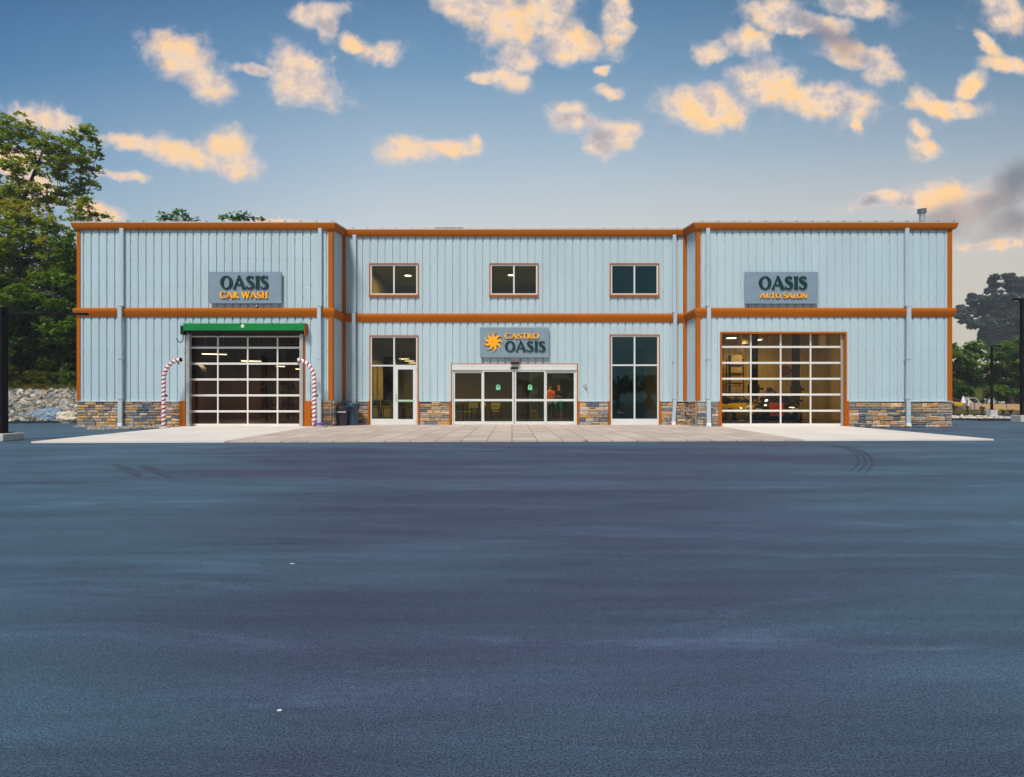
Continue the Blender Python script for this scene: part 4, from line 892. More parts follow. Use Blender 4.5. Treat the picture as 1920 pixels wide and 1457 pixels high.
b = MB(); c = px(483, 574, YW); b.tube([(c[0], YW - .1, c[2]), (c[0], YW, c[2])], .035, 8); b.tube([(c[0] + .02, YW - .1, c[2]), (c[0] - .02, YW - .12, c[2] - .06)], .022, 8); b.build('fitting_body', M_galv, t)
# rubbish bins
def bin_(x, Y, col_, label, lid=True, text=False, h=.72, r=.28):
    t = thing('rubbish_bin', label, 'bin', (x, Y, SL), 0, 'rubbish bins in the left corner'); m = mat('bin_plastic', col_, rough=.5, var=.1)
    b = MB(); k = 24; b.lathe([(r * .78, 0), (r * .80, .02), (r * .94, h * .86), (r * 1.04, h * .87), (r * 1.05, h * .93), (r * 1.1, h), (r * 1.06, h + .012)], (x, Y, SL), k); b.build('bin_body', m, t, True)
    b = MB(); b.lathe([(r * 1.13, 0), (r * 1.13, .035), (r * .9, .06), (r * .3, .09), (.01, .092)], (x, Y, SL + h), k); b.build('lid', m, t, True)
    for s in (-1, 1):
        b = MB(); b.bbox(x + s * r * .98, x + s * r * 1.22, Y - .06, Y + .06, SL + h * .80, SL + h * .88, .01); b.build('handle', m, t)
    if text:
        cu = bpy.data.curves.new('tx', 'FONT'); cu.body = 'Rubbermaid'; cu.size = .095; cu.extrude = .003; cu.align_x = 'CENTER'; cu.offset = .002
        to = bpy.data.objects.new('tx', cu); col.objects.link(to); dg = bpy.context.evaluated_depsgraph_get(); dg.update(); me = bpy.data.meshes.new_from_object(to.evaluated_get(dg)); bpy.data.objects.remove(to)
        me.materials.clear(); me.materials.append(M_white); R_ = r * 1.02
        for v in me.vertices:
            xx, yy, zz = v.co; a = xx / R_; v.co = Vector((math.sin(a) * (R_ + zz + .004), -math.cos(a) * (R_ + zz + .004), yy + h * .74 ))
        o = bpy.data.objects.new('lettering', me); col.objects.link(o); o.parent = t
    return t
bin_(X_(643, 23.75), 23.6, srgb('#2c2a36'), 'dark charcoal rubbish bin with white lettering in the left corner', True, True, .70, .25)
bin_(X_(661.5, 24.0), 23.98, srgb('#2c4a60'), 'blue rubbish bin behind the dark one in the left corner', True, False, .82, .26)
# roof pieces
t = thing('vent_pipe', 'galvanised vent pipe with ringed cap on the right roof end', 'vent', (X_(1728.5, 27), 27, 8.0))
xv = X_(1728.5, 27); zt = Z_(392, 27); b = MB(); b.lathe([(.11, 8.0), (.11, zt - .15)], (xv, 27, 0), 18); b.build('pipe', M_galv, t, False)
b = MB()
for k in range(3): b.lathe([(.12, 0), (.19, .012), (.19, .03), (.12, .05)], (xv, 27, zt - .19 + k * .075), 20)
b.lathe([(.10, 0), (.10, .2)], (xv, 27, zt - .19), 12); b.build('cap', M_galv, t)
t = thing('roof_hatch', 'dark low roof unit lid showing above the centre eave', 'hatch', (X_(842, 28), 28, 8.2))
b = MB(); b.box(X_(818, 28), X_(867, 28), 28, 29.2, 8.2, Z_(430, 28)); b.build('curb', M_galv, t)
b = MB(); b.bbox(X_(815.5, 28), X_(869, 28), 27.95, 29.25, Z_(430, 28), Z_(427, 28), .01); b.build('lid', mat('hatch_lid', srgb('#3d4c57'), rough=.5), t)
# clearance post at the far left
Yp = 15.2
t = thing('clearance_gantry', 'black steel post with a long arm on a concrete block at the left edge', 'gantry', (X_(2, Yp), Yp, 0))
xp = X_(1.5, Yp); b = MB(); b.bbox(xp - .115, xp + .115, Yp - .1, Yp + .1, .19, Z_(576, Yp), .01); b.build('post', M_blacksteel, t)
b = MB(); b.bbox(xp + .10, X_(165, Yp), Yp - .03, Yp + .03, Z_(591, Yp), Z_(586.8, Yp), .006); b.build('arm', M_blacksteel, t)
b = MB(); b.bbox(X_(-30, Yp), X_(27.5, Yp), Yp - .35, Yp + .3, 0, .19, .02); b.build('concrete_block', M_concb, t)
b = MB(); b.bbox(xp - .2, xp + .2, Yp - .17, Yp + .17, .19, .215, .004)
for s in (-1, 1): b.tube([(xp + s * .16, Yp - .13, .2), (xp + s * .16, Yp - .13, .28)], .014, 6)
b.build('base_plate', M_blacksteel, t)
b = MB(); b.bbox(X_(3, Yp) - .04, X_(3, Yp) + .06, Yp - .15, Yp - .10, .23, .36, .01); b.build('red_tag', mat('red_plastic', srgb('#a01c28'), rough=.5), t)
# lamp posts at the right
def lamp_post(x, Y, z0, ztop, w, label, bs, arm):
    t = thing('lamp_post', label, 'lamp post', (x, Y, z0), 0, 'lamp posts by the planting beds')
    bh = bs[1]; b = MB(); b.bbox(x - bs[0] / 2, x + bs[0] / 2, Y - bs[0] / 2, Y + bs[0] / 2, z0 - .1, z0 + bh, .025); b.build('concrete_base', M_concb, t)
    b = MB(); b.bbox(x - w / 2, x + w / 2, Y - w / 2, Y + w / 2, z0 + bh, ztop, .006); b.build('pole', M_blacksteel, t)
    b = MB(); b.bbox(x - w * 1.2, x + w * 1.2, Y - w * 1.2, Y + w * 1.2, z0 + bh, z0 + bh + .04, .006); b.build('base_plate', M_blacksteel, t)
    b = MB(); zm = z0 + bh + (ztop - z0 - bh) * .42; b.bbox(x - w * .8, x + w * .8, Y - w * .8, Y + w * .8, zm - .08, zm + .08, .01); b.build('collar', M_blacksteel, t)
    b = MB(); b.bbox(x + min(0, arm), x + max(0, arm), Y - .12, Y + .12, ztop - .07, ztop, .01); b.build('lamp_head', M_blacksteel, t)
lamp_post(X_(1916, 29.3), 29.3, 0, Z_(560, 29.3), .12, 'tall black square lamp post on a concrete base at the right edge', (.62, .32), -.45)
lamp_post(X_(1859.5, 36), 36, .05, Z_(648, 36), .11, 'smaller black lamp post farther off beside the right wall', (.42, .42), .5)

# ------------------------------------------------------------------ right verge: beds, kerbs, low wall
def terr(name, m, rows, zf, thick=0):
    b = MB(); vs = []; k = len(rows[0])
    for r_ in rows: vs += [(x, y, zf(x, y)) for x, y in r_]
    fs = [(i * k + j, i * k + j + 1, (i + 1) * k + j + 1, (i + 1) * k + j) for i in range(len(rows) - 1) for j in range(k - 1)]
    return b.add(vs, fs).build(name, m, None, True)
def zr(x, y): return max(-.02, (y - 31.5) * .012) + .02 * noise.noise(Vector((x * .4, y * .4, 0)))
rows = [[(17.0 + 58 * j / 40, 29.9 + i * 1.3 + (1 - j / 40) * 2.4) for j in range(41)] for i in range(24)]
struct(terr('verge', M_dirt, rows, lambda x, y: zr(x, y) + .012 if y > 30.6 else .012))
def strip(name, m, pts, w, h, z=None):
    b = MB(); vs = []
    for i, p in enumerate(pts):
        q0, q1 = Vector(pts[max(0, i - 1)]), Vector(pts[min(len(pts) - 1, i + 1)]); d = (q1 - q0).normalized(); nx, ny = -d.y * w / 2, d.x * w / 2; zz = (zr(*p) if p[1] > 30 else 0)
        for (s, hh) in ((-1, -.03), (-1, h), (1, h), (1, -.03)): vs.append((p[0] + nx * s, p[1] + ny * s, zz + hh))
    k = len(pts); fs = [(i * 4 + j, i * 4 + (j + 1) % 4, (i + 1) * 4 + (j + 1) % 4, (i + 1) * 4 + j) for i in range(k - 1) for j in range(4)] + [(0, 1, 2, 3), (4 * k - 1, 4 * k - 2, 4 * k - 3, 4 * k - 4)]
    return b.add(vs, fs).build(name, m, None)
M_kerb = mat('dark_kerb', srgb('#23222c'), rough=.8, var=.2)
M_path = mat('path_asphalt', srgb('#8fa0b0'), rough=.8, var=.1, scale=2)
o = strip('kerb', M_kerb, [(17.2, 32.75), (22.5, 31.9), (27, 30.9), (45, 28.5)], .14, .10); struct(o)
o = strip('kerb', M_kerb, [(23.6, 30.45), (30, 29.45), (45, 27.5)], .14, .10); struct(o)
o = strip('footpath', M_path, [(17.2, 38.4), (24, 37.0), (34, 34.6), (50, 31.6)], 2.4, .03); struct(o)
o = strip('kerb', M_kerb, [(17.2, 40.6), (24, 39.2), (34, 36.4), (50, 33.4)], .3, .14); struct(o)
o = strip('planting_bed', M_mulch, [(17.2, 35.2), (22, 34.4), (28.0, 33.2), (36, 31.8)], 1.3, .09); struct(o)
def along(pts, w, z, rng):
    t_ = rng.random() * (len(pts) - 1); i = int(t_); f = t_ - i; a_, b_ = pts[i], pts[min(i + 1, len(pts) - 1)]
    x, y = a_[0] + (b_[0] - a_[0]) * f, a_[1] + (b_[1] - a_[1]) * f; return (x + rng.uniform(-.1, .1), y + rng.uniform(-w / 2, w / 2), zr(x, y) + z)
o = rockpile('landscape_stone', M_wrock, lambda r: along([(17.2, 33.6), (22.5, 32.9), (28, 31.9), (36, 30.6)], 1.1, .05, r), 900, .05, .13, 21); tag(o, 'pale stones edging the front of the right planting bed', None, kind='stuff')
o = rockpile('landscape_stone', M_wrock, lambda r: along([(17.2, 36.6), (22.5, 35.8), (28, 34.7), (36, 33)], .7, .05, r), 500, .05, .12, 22); tag(o, 'pale stones along the back of the right planting bed', None, kind='stuff')
# low sandy block wall
t = MB(); Yw_ = 50.0
for i in range(9):
    xa = 39.0 + i * 2.05; t.bbox(xa, xa + 2.02, Yw_ - i * .05, Yw_ + .6 - i * .05, .15, .76 - .012 * i, .02)
tag(t.build('block_wall', mat('sandstone_block', srgb('#c09a6c'), rough=.85, var=.18, scale=1.5, bump=.3)), 'long low tan block wall beyond the right planting beds', 'wall')
# sawhorse and pallets, yellow spreader, white sack
t = thing('sawhorse', 'white metal trestle frame standing beside the low tan wall', 'trestle', (X_(1822, 44), 44, .38))
M_wm = mat('white_metal', srgb('#c5cfca'), rough=.4); A = lambda a_, c_, dy=0: (X_(a_, 44), 44 + dy, Z_(c_, 44))
b = MB(); b.tube([A(1817, 746.5), A(1830.5, 746.5)], .022, 8); b.build('top_rail', M_wm, t)
for p_, q_ in (((1817, 746.5), (1811.5, 762)), ((1830.5, 746.5), (1833, 757))):
    b = MB(); b.tube([A(*p_), A(*q_, -.2)], .032 if p_[0] < 1820 else .018, 8); b.build('leg', M_wm, t)
    b = MB(); b.tube([A(*p_), A(q_[0] + 3, q_[1] - 2, .5)], .016, 8); b.build('leg', M_wm, t)
for i in range(2):
    b = MB(); xx = X_(1817 + i * 14, 46); b.bbox(xx - .1, xx + .38, 46, 46.5, .35, Z_(755.5, 46), .02)
    tag(b.build('stone_block', mat('pinkish_block', srgb('#b89a8c'), rough=.85, var=.15)), ('left' if i == 0 else 'right') + ' pinkish stone block behind the white trestle frame', 'block', 'stone blocks behind the trestle')
b = MB(); c = px(1798.5, 758, 42); n0 = len(b.v)
b.add([(c[0] - .25, 42, c[2] - .1), (c[0] + .25, 42, c[2] - .1), (c[0] + .38, 42, c[2] + .1), (c[0] - .40, 42, c[2] + .1), (c[0] - .2, 42.5, c[2] - .1), (c[0] + .2, 42.5, c[2] - .1), (c[0] + .34, 42.6, c[2] + .16), (c[0] - .34, 42.6, c[2] + .16)],
      [(0, 1, 2, 3), (5, 4, 7, 6), (0, 4, 5, 1), (3, 2, 6, 7), (0, 3, 7, 4), (1, 5, 6, 2)])
tag(b.build('loader_bucket', mat('yellow_steel', srgb('#c79a1c'), rough=.5, var=.2)), 'yellow steel loader bucket lying in the grass by the right wall', 'bucket')
b = MB(); c = px(1806, 753, 43); b.lathe([(.16, -.12), (.12, .1), (.06, .32), (.03, .38)], c, 10); tag(b.build('white_sack', M_white), 'small upright white sack behind the yellow bucket', 'sack')

# ------------------------------------------------------------------ left bank: riprap, boulders, scrub ground
def eline(x):
    x = max(-59.9, min(-17.01, x))
    for i in range(len(edge) - 1):
        if edge[i][0] <= x <= edge[i + 1][0] and edge[i + 1][0] > edge[i][0]: return edge[i][1] + (edge[i + 1][1] - edge[i][1]) * (x - edge[i][0]) / (edge[i + 1][0] - edge[i][0])
    return 26
def zl(x, y):
    e_ = eline(x); t_ = max(0, min(1, (y - e_) / (30.0 - e_))); return 1.38 * t_ ** .9 + max(0, y - 29) * .09 + .05 * noise.noise(Vector((x, y, 0)))
rows = [[(-75 + 58.0 * j / 60, 24.9 + i * .6 + (2.0 if j > 52 else 0) * 0) for j in range(61)] for i in range(28)]
struct(terr('bank', M_dirt, rows, lambda x, y: zl(x, y) - .16))
def eline(x):
    for i in range(len(edge) - 1):
        if edge[i][0] <= x <= edge[i + 1][0] and edge[i + 1][0] > edge[i][0]: return edge[i][1] + (edge[i + 1][1] - edge[i][1]) * (x - edge[i][0]) / (edge[i + 1][0] - edge[i][0])
    return 26
def rp(r):
    x = r.uniform(-30, -16.9); y0 = eline(x) + .15; y = r.uniform(y0, 30.4); return (x, y, max(.03, zl(x, y) - .06) + r.uniform(-.03, .06))
o = rockpile('riprap', M_rock, rp, 4200, .09, .20, 77, .6); tag(o, 'bank of loose pale and grey broken rocks left of the building', None, kind='stuff')
b = strip('kerb', M_kerb, [(x, eline(x)) for x in (-45, -40, -33, -25.5, -24, -22.5, -21.5, -20.5, -19.2, -18.2, -17.3)], .14, .10); struct(b)
def boulder(name, cpx, cpy, Y, sx, sy, sz, m, label, seed, cat='boulder'):
    bm = bmesh.new(); bmesh.ops.create_icosphere(bm, subdivisions=4, radius=1); c = px(cpx, cpy, Y); vs = []
    for v in bm.verts:
        p = v.co; d = 1 + .35 * noise.noise(p * 1.3 + Vector((seed, 0, 0))) + .16 * noise.noise(p * 3.1 + Vector((seed, 5, 0))) + .05 * noise.noise(p * 8)
        f = noise.cell(Vector((p.x * 1.6 + seed, p.y * 1.6, p.z * 1.6))) * .12; vs.append((c[0] + p.x * sx * (d + f), c[1] + p.y * sy * d, c[2] + p.z * sz * (d + f)))
    b = MB(); b.add(vs, [[v.index for v in f.verts] for f in bm.faces]); bm.free(); return tag(b.build(name, m, None, False), label, cat)
boulder('boulder', 94, 780, 27.9, .80, .45, .33, mat('blue_rock', srgb('#73899a'), rough=.7, var=.45, scale=3, bump=.6), 'large blue grey boulder at the foot of the rock bank', 3.1)
boulder('boulder', 62, 782, 27.8, .42, .35, .26, mat('slate_rock', srgb('#78858f'), rough=.7, var=.35, scale=4, bump=.6), 'smaller slate grey boulder just left of the large blue grey one', 8.4)
boulder('boulder', 131, 783, 27.2, .50, .4, .30, mat('cream_rock', srgb('#c9bda8'), rough=.75, var=.12, scale=3, bump=.4), 'cream white boulder against the left stone corner', 12.7)
# ------------------------------------------------------------------ trees and plants
def leafcloud(b, rng, c, r, n, size, flat=.85):
    for _ in range(n):
        d = Vector((rng.gauss(0, 1), rng.gauss(0, 1), rng.gauss(0, 1))); d.normalize(); q = r * rng.random() ** .45
        p = Vector(c) + Vector((d.x * q, d.y * q, d.z * q * flat))
        a = Vector((rng.uniform(-1, 1), rng.uniform(-1, 1), rng.uniform(-.5, .5))).normalized(); u = a.cross(Vector((rng.uniform(-.4, .4), rng.uniform(-.4, .4), 1))).normalized(); s = size * rng.uniform(.6, 1.3)
        b.add([p - a * s * .55, p + u * s * .34 - Vector((0, 0, s * .08)), p + a * s * .55, p - u * s * .34 - Vector((0, 0, s * .08))], [(0, 1, 2, 3)])
def tree(name, label, base, clumps, Y, lm, seed, leaf=.2, dens=1.0, sub=.5, group='trees left of the building', trunk_r=.25, cat='tree', fill=1.0, depth=1.0):
    """clumps: (photo x, photo y, radius in photo px) at distance Y"""
    rng = random.Random(seed); s = Y / F; t = thing(name, label, cat, base, 0, group)
    tr = MB(); lf = MB(); C = []
    for (a_, c_, r_) in clumps:
        R_ = r_ * s; y = Y + rng.uniform(-1, 1) * depth * min(1.6, R_ * .9); C.append((Vector(((a_ - CX) * y / F, y, CH + (HZ - c_) * y / F)), R_))
    top = max(c.z for c, _ in C); mx = sum(c.x for c, _ in C) / len(C); my = sum(c.y for c, _ in C) / len(C)
    b0 = Vector(base); h0 = b0.z + (top - b0.z) * .32; trunk = [b0, b0.lerp(Vector((b0.x + (mx - b0.x) * .2, my, h0)), .5) + Vector((rng.uniform(-.15, .15), 0, 0)), Vector((b0.x + (mx - b0.x) * .35, my, h0)), Vector((b0.x + (mx - b0.x) * .6, my, b0.z + (top - b0.z) * .62)), Vector((mx, my, top - .5))]
    tr.tube(trunk, [trunk_r, trunk_r * .85, trunk_r * .7, trunk_r * .4, trunk_r * .12], 9)
    nodes = [(trunk[2], trunk_r * .6), (trunk[3], trunk_r * .45), (trunk[1], trunk_r * .6)]
    for c, R_ in sorted(C, key=lambda q: min((q[0] - trunk[2]).length, (q[0] - trunk[3]).length)):
        st_, sr = min(nodes, key=lambda q: (q[0] - c).length + max(0, q[0].z - c.z) * .8); ln_ = (c - st_).length; er = max(trunk_r * .06, sr * .62)
        if ln_ > .3:
            w_ = lambda: Vector((rng.uniform(-1, 1), rng.uniform(-1, 1), rng.uniform(-1, 1))) * ln_ * .07
            tr.tube([st_, st_.lerp(c, .25) + w_() - Vector((0, 0, ln_ * .05)), st_.lerp(c, .5) + w_(), st_.lerp(c, .75) + w_() + Vector((0, 0, ln_ * .04)), c], [sr * .9, sr * .82, (sr + er) / 2, er * 1.15, er], 6)
        nodes.append((c, er))
        nsub = max(3, int(9 * fill * (R_ / sub) ** 1.7))
        for _ in range(nsub):
            d = Vector((rng.gauss(0, 1), rng.gauss(0, 1), rng.gauss(0, 1))).normalized(); q = R_ * (rng.random() ** .5); p = c + Vector((d.x * q, d.y * q, d.z * q * .9)); rs = sub * rng.uniform(.35, .85)
            if rng.random() < .5: tr.tube([c, c.lerp(p, .5) + Vector((0, 0, -.05)), p], [.03, .02, .008], 4, False)
            leafcloud(lf, rng, p, rs, max(4, int(30 * dens * (rs / .4) ** 1.6)), leaf, .6)
    lf.build('crown', lm, t); tr.build('trunk', M_bark, t)
    return t
def gz(px_, Y): x = X_(px_, Y); return (x, Y, zl(x, Y) - .2)
tree('maple_tree', 'tall loose maple rising highest at the left edge', gz(-75, 36), [(-70,250,55),(-5,240,36),(35,238,28),(12,275,38),(60,262,28),(88,275,32),(118,283,34),(148,266,24),(160,243,17),(178,262,13),(183,290,12),(150,305,26),(172,320,18),(108,325,34),(70,305,32),(25,315,34),(-40,330,55),(150,350,26),(174,347,12),(120,368,26),(85,372,28),(160,380,18),(40,375,34),(-5,385,45),(-60,400,60),(140,402,24),(172,402,12),(195,404,6)], 36, LM, 3, leaf=.25, dens=.92, sub=.44, fill=.85, trunk_r=.34)
tree('maple_tree', 'yellow green maple with orange tufts below the tall one', gz(10, 35), [(20,400,30),(60,410,34),(100,420,22),(30,440,45),(75,455,40),(115,450,22),(90,490,36),(125,480,24),(40,490,42),(0,470,50),(60,350,14),(20,355,20),(100,508,24),(70,520,22),(20,530,34)], 35, LY, 4, leaf=.22, dens=1.15, sub=.45, fill=1.05, trunk_r=.16)
tree('broadleaf_tree', 'dense mid green tree filling the gap beside the left wall', gz(120, 33.6), [(118,462,20),(135,440,12),(133,485,26),(110,520,26),(140,530,30),(70,545,28),(30,560,34),(-10,540,36),(140,575,34),(100,575,32),(60,590,30),(10,600,30),(135,620,28),(95,620,26),(-20,590,40)], 33.6, LR, 5, leaf=.24, dens=1.15, sub=.5, fill=1.2, trunk_r=.15)
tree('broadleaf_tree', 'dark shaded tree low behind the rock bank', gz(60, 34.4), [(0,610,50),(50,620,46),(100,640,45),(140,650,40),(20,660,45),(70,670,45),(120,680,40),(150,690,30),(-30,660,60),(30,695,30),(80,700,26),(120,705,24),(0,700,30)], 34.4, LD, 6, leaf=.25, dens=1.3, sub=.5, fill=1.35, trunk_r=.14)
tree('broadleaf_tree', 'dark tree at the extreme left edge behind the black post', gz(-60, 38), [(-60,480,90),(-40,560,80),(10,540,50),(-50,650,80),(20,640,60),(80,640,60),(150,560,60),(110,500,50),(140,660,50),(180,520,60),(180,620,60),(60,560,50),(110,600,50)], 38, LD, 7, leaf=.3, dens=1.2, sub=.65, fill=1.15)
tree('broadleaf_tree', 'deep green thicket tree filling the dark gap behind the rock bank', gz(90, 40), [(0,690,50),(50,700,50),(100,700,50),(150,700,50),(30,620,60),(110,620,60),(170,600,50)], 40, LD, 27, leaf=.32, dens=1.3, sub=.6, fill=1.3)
tree('treetop', 'sparse leafy treetop poking above the left roof', (X_(335, 44), 44, .5), [(305,405,14),(326,396,10),(345,402,14),(318,412,20),(357,412,16),(338,425,34)], 44, LR, 8, leaf=.26, dens=.45, sub=.38, fill=.55, group='treetops behind the left roof', cat='tree')
tree('treetop', 'second low leafy treetop just right of the sparse one above the roof', (X_(450, 44), 44, .5), [(418,410,12),(440,408,14),(455,405,12),(475,410,10),(490,411,8),(450,424,30)], 44, LR, 9, leaf=.26, dens=.5, sub=.36, fill=.7, group='treetops behind the left roof', cat='tree')
# right trees
tree('pine_tree', 'huge haze tinted tree standing far off behind the right lamp posts', (X_(1905, 150), 150, 0), [(1798,590,9),(1808,583,13),(1824,560,10),(1833,580,16),(1843,563,11),(1861,524,8),(1866,533,7),(1857,545,7),(1893,518,8),(1890,532,10),(1905,530,11),(1925,545,26),(1880,563,20),(1905,575,30),(1862,575,14),(1860,602,20),(1830,608,11),(1885,615,26),(1935,610,36),(1950,570,40),(1848,628,12),(1960,525,30),(1812,600,9),(1875,640,22),(1905,650,26),(1858,615,18),(1900,600,30),(1925,590,34),(1870,600,22),(1890,580,24),(1935,640,34),(1885,655,22),(1862,640,14)], 150, LB, 14, leaf=.70, dens=1.3, sub=1.2, fill=1.6, group='trees beyond the right verge', trunk_r=.3, depth=1.5)
tree('broadleaf_tree', 'bright green rounded tree next to the right wall', (X_(1830, 58), 58, .6), [(1785,660,16),(1800,665,16),(1815,655,14),(1828,645,12),(1838,660,16),(1820,680,20),(1800,700,22),(1835,700,20),(1785,720,20),(1815,725,18),(1855,668,10),(1850,690,14),(1775,690,16)], 58, LR, 15, leaf=.33, dens=1.0, sub=.6, fill=1.2, group='trees beyond the right verge')
tree('broadleaf_tree', 'pale green tree between the two lamp posts', (X_(1890, 60), 60, .6), [(1870,655,12),(1885,650,14),(1900,648,14),(1920,645,18),(1940,655,22),(1880,670,16),(1905,668,18),(1930,680,22)], 60, LY if False else LR, 16, leaf=.33, dens=1.0, sub=.6, fill=1.2, group='trees beyond the right verge')
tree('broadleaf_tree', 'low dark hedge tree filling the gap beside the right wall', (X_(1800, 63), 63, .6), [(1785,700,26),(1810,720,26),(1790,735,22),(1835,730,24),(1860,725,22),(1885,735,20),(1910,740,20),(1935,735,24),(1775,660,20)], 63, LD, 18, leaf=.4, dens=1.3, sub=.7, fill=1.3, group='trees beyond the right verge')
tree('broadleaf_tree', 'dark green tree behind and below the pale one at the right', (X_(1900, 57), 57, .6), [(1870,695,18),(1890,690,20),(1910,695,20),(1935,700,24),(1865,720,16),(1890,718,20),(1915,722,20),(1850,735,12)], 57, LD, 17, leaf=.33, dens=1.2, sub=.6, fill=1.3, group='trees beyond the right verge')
def shrub(name, label, pxx, pyy, Y, r_, lm, seed, group, leaf=.14, n=220, zf=None):
    rng = random.Random(seed); c = px(pxx, pyy, Y); zb = (zl if c[0] < 0 else zr)(c[0], Y) ; t = thing(name, label, 'shrub', (c[0], Y, zb), 0, group); R_ = r_ * Y / F
    lf = MB(); st_ = MB()
    for i in range(9):
        d = Vector((rng.uniform(-1, 1) * R_, rng.uniform(-.7, .7) * R_, rng.uniform(-.2, .8) * R_)); p = Vector(c) + d; st_.tube([(c[0], Y, zb), tuple(Vector((c[0], Y, zb)).lerp(p, .6) + Vector((0, 0, .05))), tuple(p)], [.025, .015, .006], 5)
        leafcloud(lf, rng, p, R_ * .5, n // 9, leaf, .8)
    lf.build('foliage', lm, t); st_.build('stem', M_bark, t); return t
rngs = random.Random(5)
desc = ['rust tinted', 'olive green', 'fresh green', 'brownish', 'dark green', 'yellowish', 'dry looking', 'deep green', 'straggly green', 'broad green']
for i, (a_, c_, r_, m_) in enumerate(((18, 702, 16, LS), (42, 712, 13, LD), (62, 708, 14, LS), (85, 716, 12, LR), (102, 712, 13, LS), (125, 712, 15, LR), (143, 718, 13, LR), (30, 724, 9, LS), (72, 728, 7, LS), (112, 728, 7, LR))):
    where = ('just right of the black post', 'second in the row from the post', 'above the left of the rock bank', 'mid bank', 'above the middle boulder', 'near the left wall', 'touching the left wall edge', 'low at the bank top by the post', 'low and small on the bank crest', 'low and small near the wall')[i]
    shrub('shrub', desc[i] + ' shrub on the bank, ' + where, a_, c_, 32.2 - (1.2 if r_ < 10 else 0), r_, m_, 40 + i, 'shrubs on the left bank', n=420)
for i, (a_, c_, r_, m_, l_) in enumerate(((1793, 738, 12, LD, 'dark shrub touching the right wall edge'), (1812, 735, 12, LD, 'dark bushy shrub behind the white trestle'), (1846, 742, 13, LS, 'rusty shrub left of the far lamp post'), (1870, 738, 13, LR, 'green shrub right of the far lamp post'), (1890, 737, 14, LR, 'light green shrub midway between the lamp posts'), (1908, 742, 12, LR, 'green shrub just left of the near lamp post'), (1930, 738, 14, LD, 'dark shrub right of the near lamp post'), (1790, 752, 7, LS, 'yellowish low shrub above the yellow bucket'))):
    shrub('shrub', l_, a_, c_, 54 if a_ != 1790 else 44, r_, m_, 60 + i, 'shrubs beyond the right verge', leaf=.26, n=420)
# pampas tuft
t = thing('ornamental_grass', 'tall pale green grass tuft behind the white trestle', 'grass plant', (X_(1835, 52), 52, .5)); b = MB(); rng = random.Random(9)
for i in range(46):
    a = rng.uniform(0, 6.28); h = rng.uniform(1.3, 2.3); l = rng.uniform(.2, .9); x, y = X_(1835, 52), 52.0; pts = [(x + math.cos(a) * l * f ** 1.6, y + math.sin(a) * l * f ** 1.6 * .6, .5 + h * (f - .25 * f * f)) for f in (0, .25, .5, .75, 1)]
    for k in range(4):
        p, q = Vector(pts[k]), Vector(pts[k + 1]); w = .035 * (1 - k / 5); b.quad(p - Vector((w, 0, 0)), p + Vector((w, 0, 0)), q + Vector((w * .8, 0, 0)), q - Vector((w * .8, 0, 0)))
b.build('blades', leafmat('pampas_blades', [(.16, .22, .04), (.3, .36, .08)]), t)
# small bedding plants
for i, (a_, c_, Y) in enumerate(((1842, 765, 39.5), (1880, 771, 38), (1815, 764, 41), (1895, 772, 37.5))):
    shrub('bedding_plant', ('reddish bedding plant left of the far lamp post', 'yellow green bedding plant right of the far lamp post', 'tiny green bedding plant in front of the trestle', 'tiny rusty bedding plant near the near lamp post')[i], a_, c_, Y, 4, (LS, LY, LR, LS)[i], 80 + i, 'bedding plants in the right beds', leaf=.09, n=150)
# grass tufts on the bank as ground cover
b = MB(); rng = random.Random(12)
for i in range(5200):
    x = rng.uniform(-30, -17); y = rng.uniform(30.2, 34); z = zl(x, y) - .12; h = rng.uniform(.15, .5); dx = rng.uniform(-.12, .12)
    b.add([(x - .018, y, z), (x + .018, y, z), (x + dx, y + rng.uniform(-.08, .08), z + h)], [(0, 1, 2)])
for i in range(3000):
    x = rng.uniform(25, 46); y = rng.uniform(40.8, 49.6); z = zr(x, y); h = rng.uniform(.06, .22)
    if x > X_(1828, y): h *= .5
    b.add([(x - .03, y, z), (x + .03, y, z), (x + rng.uniform(-.1, .1), y, z + h)], [(0, 1, 2)])
tag(b.build('grass', LS), 'dry mixed green and straw coloured grass along the verges', None, kind='stuff')
# trees and pole across the road behind the camera: seen only as reflections in the glass
def back_tree(label, x, Y, h, r_, seed):
    rng = random.Random(seed); t = thing('roadside_tree', label, 'tree', (x, Y, 0), 0, 'trees mirrored in the glass'); tr = MB(); tr.tube([(x, Y, 0), (x, Y, h * .75)], [.3, .1], 8); lf = MB()
    for i in range(26):
        d = Vector((rng.gauss(0, 1), rng.gauss(0, 1), rng.gauss(0, 1))).normalized() * r_ * rng.random() ** .5; p = Vector((x + d.x * 1.5, Y + d.y, max(.6, h * .5 + d.z * rng.uniform(.5, 1.5)))); tr.tube([(x, Y, h * .45), tuple(p)], [.08, .02], 4); leafcloud(lf, rng, p, r_ * .34, 60, .5)
    lf.build('crown', LD, t); tr.build('trunk', M_bark, t)
for i, (x, Y, h, r_) in enumerate(((13.2, -26, 5.6, 1.5), (17.6, -28, 5.4, 1.6), (4, -40, 7, 2.4), (-17, -30, 7.5, 2.6), (30, -34, 8, 3.2), (-27, -33, 9, 3.8), (7.5, -38, 5.5, 2))):
    back_tree(('first', 'second', 'third', 'fourth', 'fifth', 'sixth', 'seventh')[i] + ' dark roadside tree mirrored faintly in the glass', x, Y, h, r_, 100 + i)
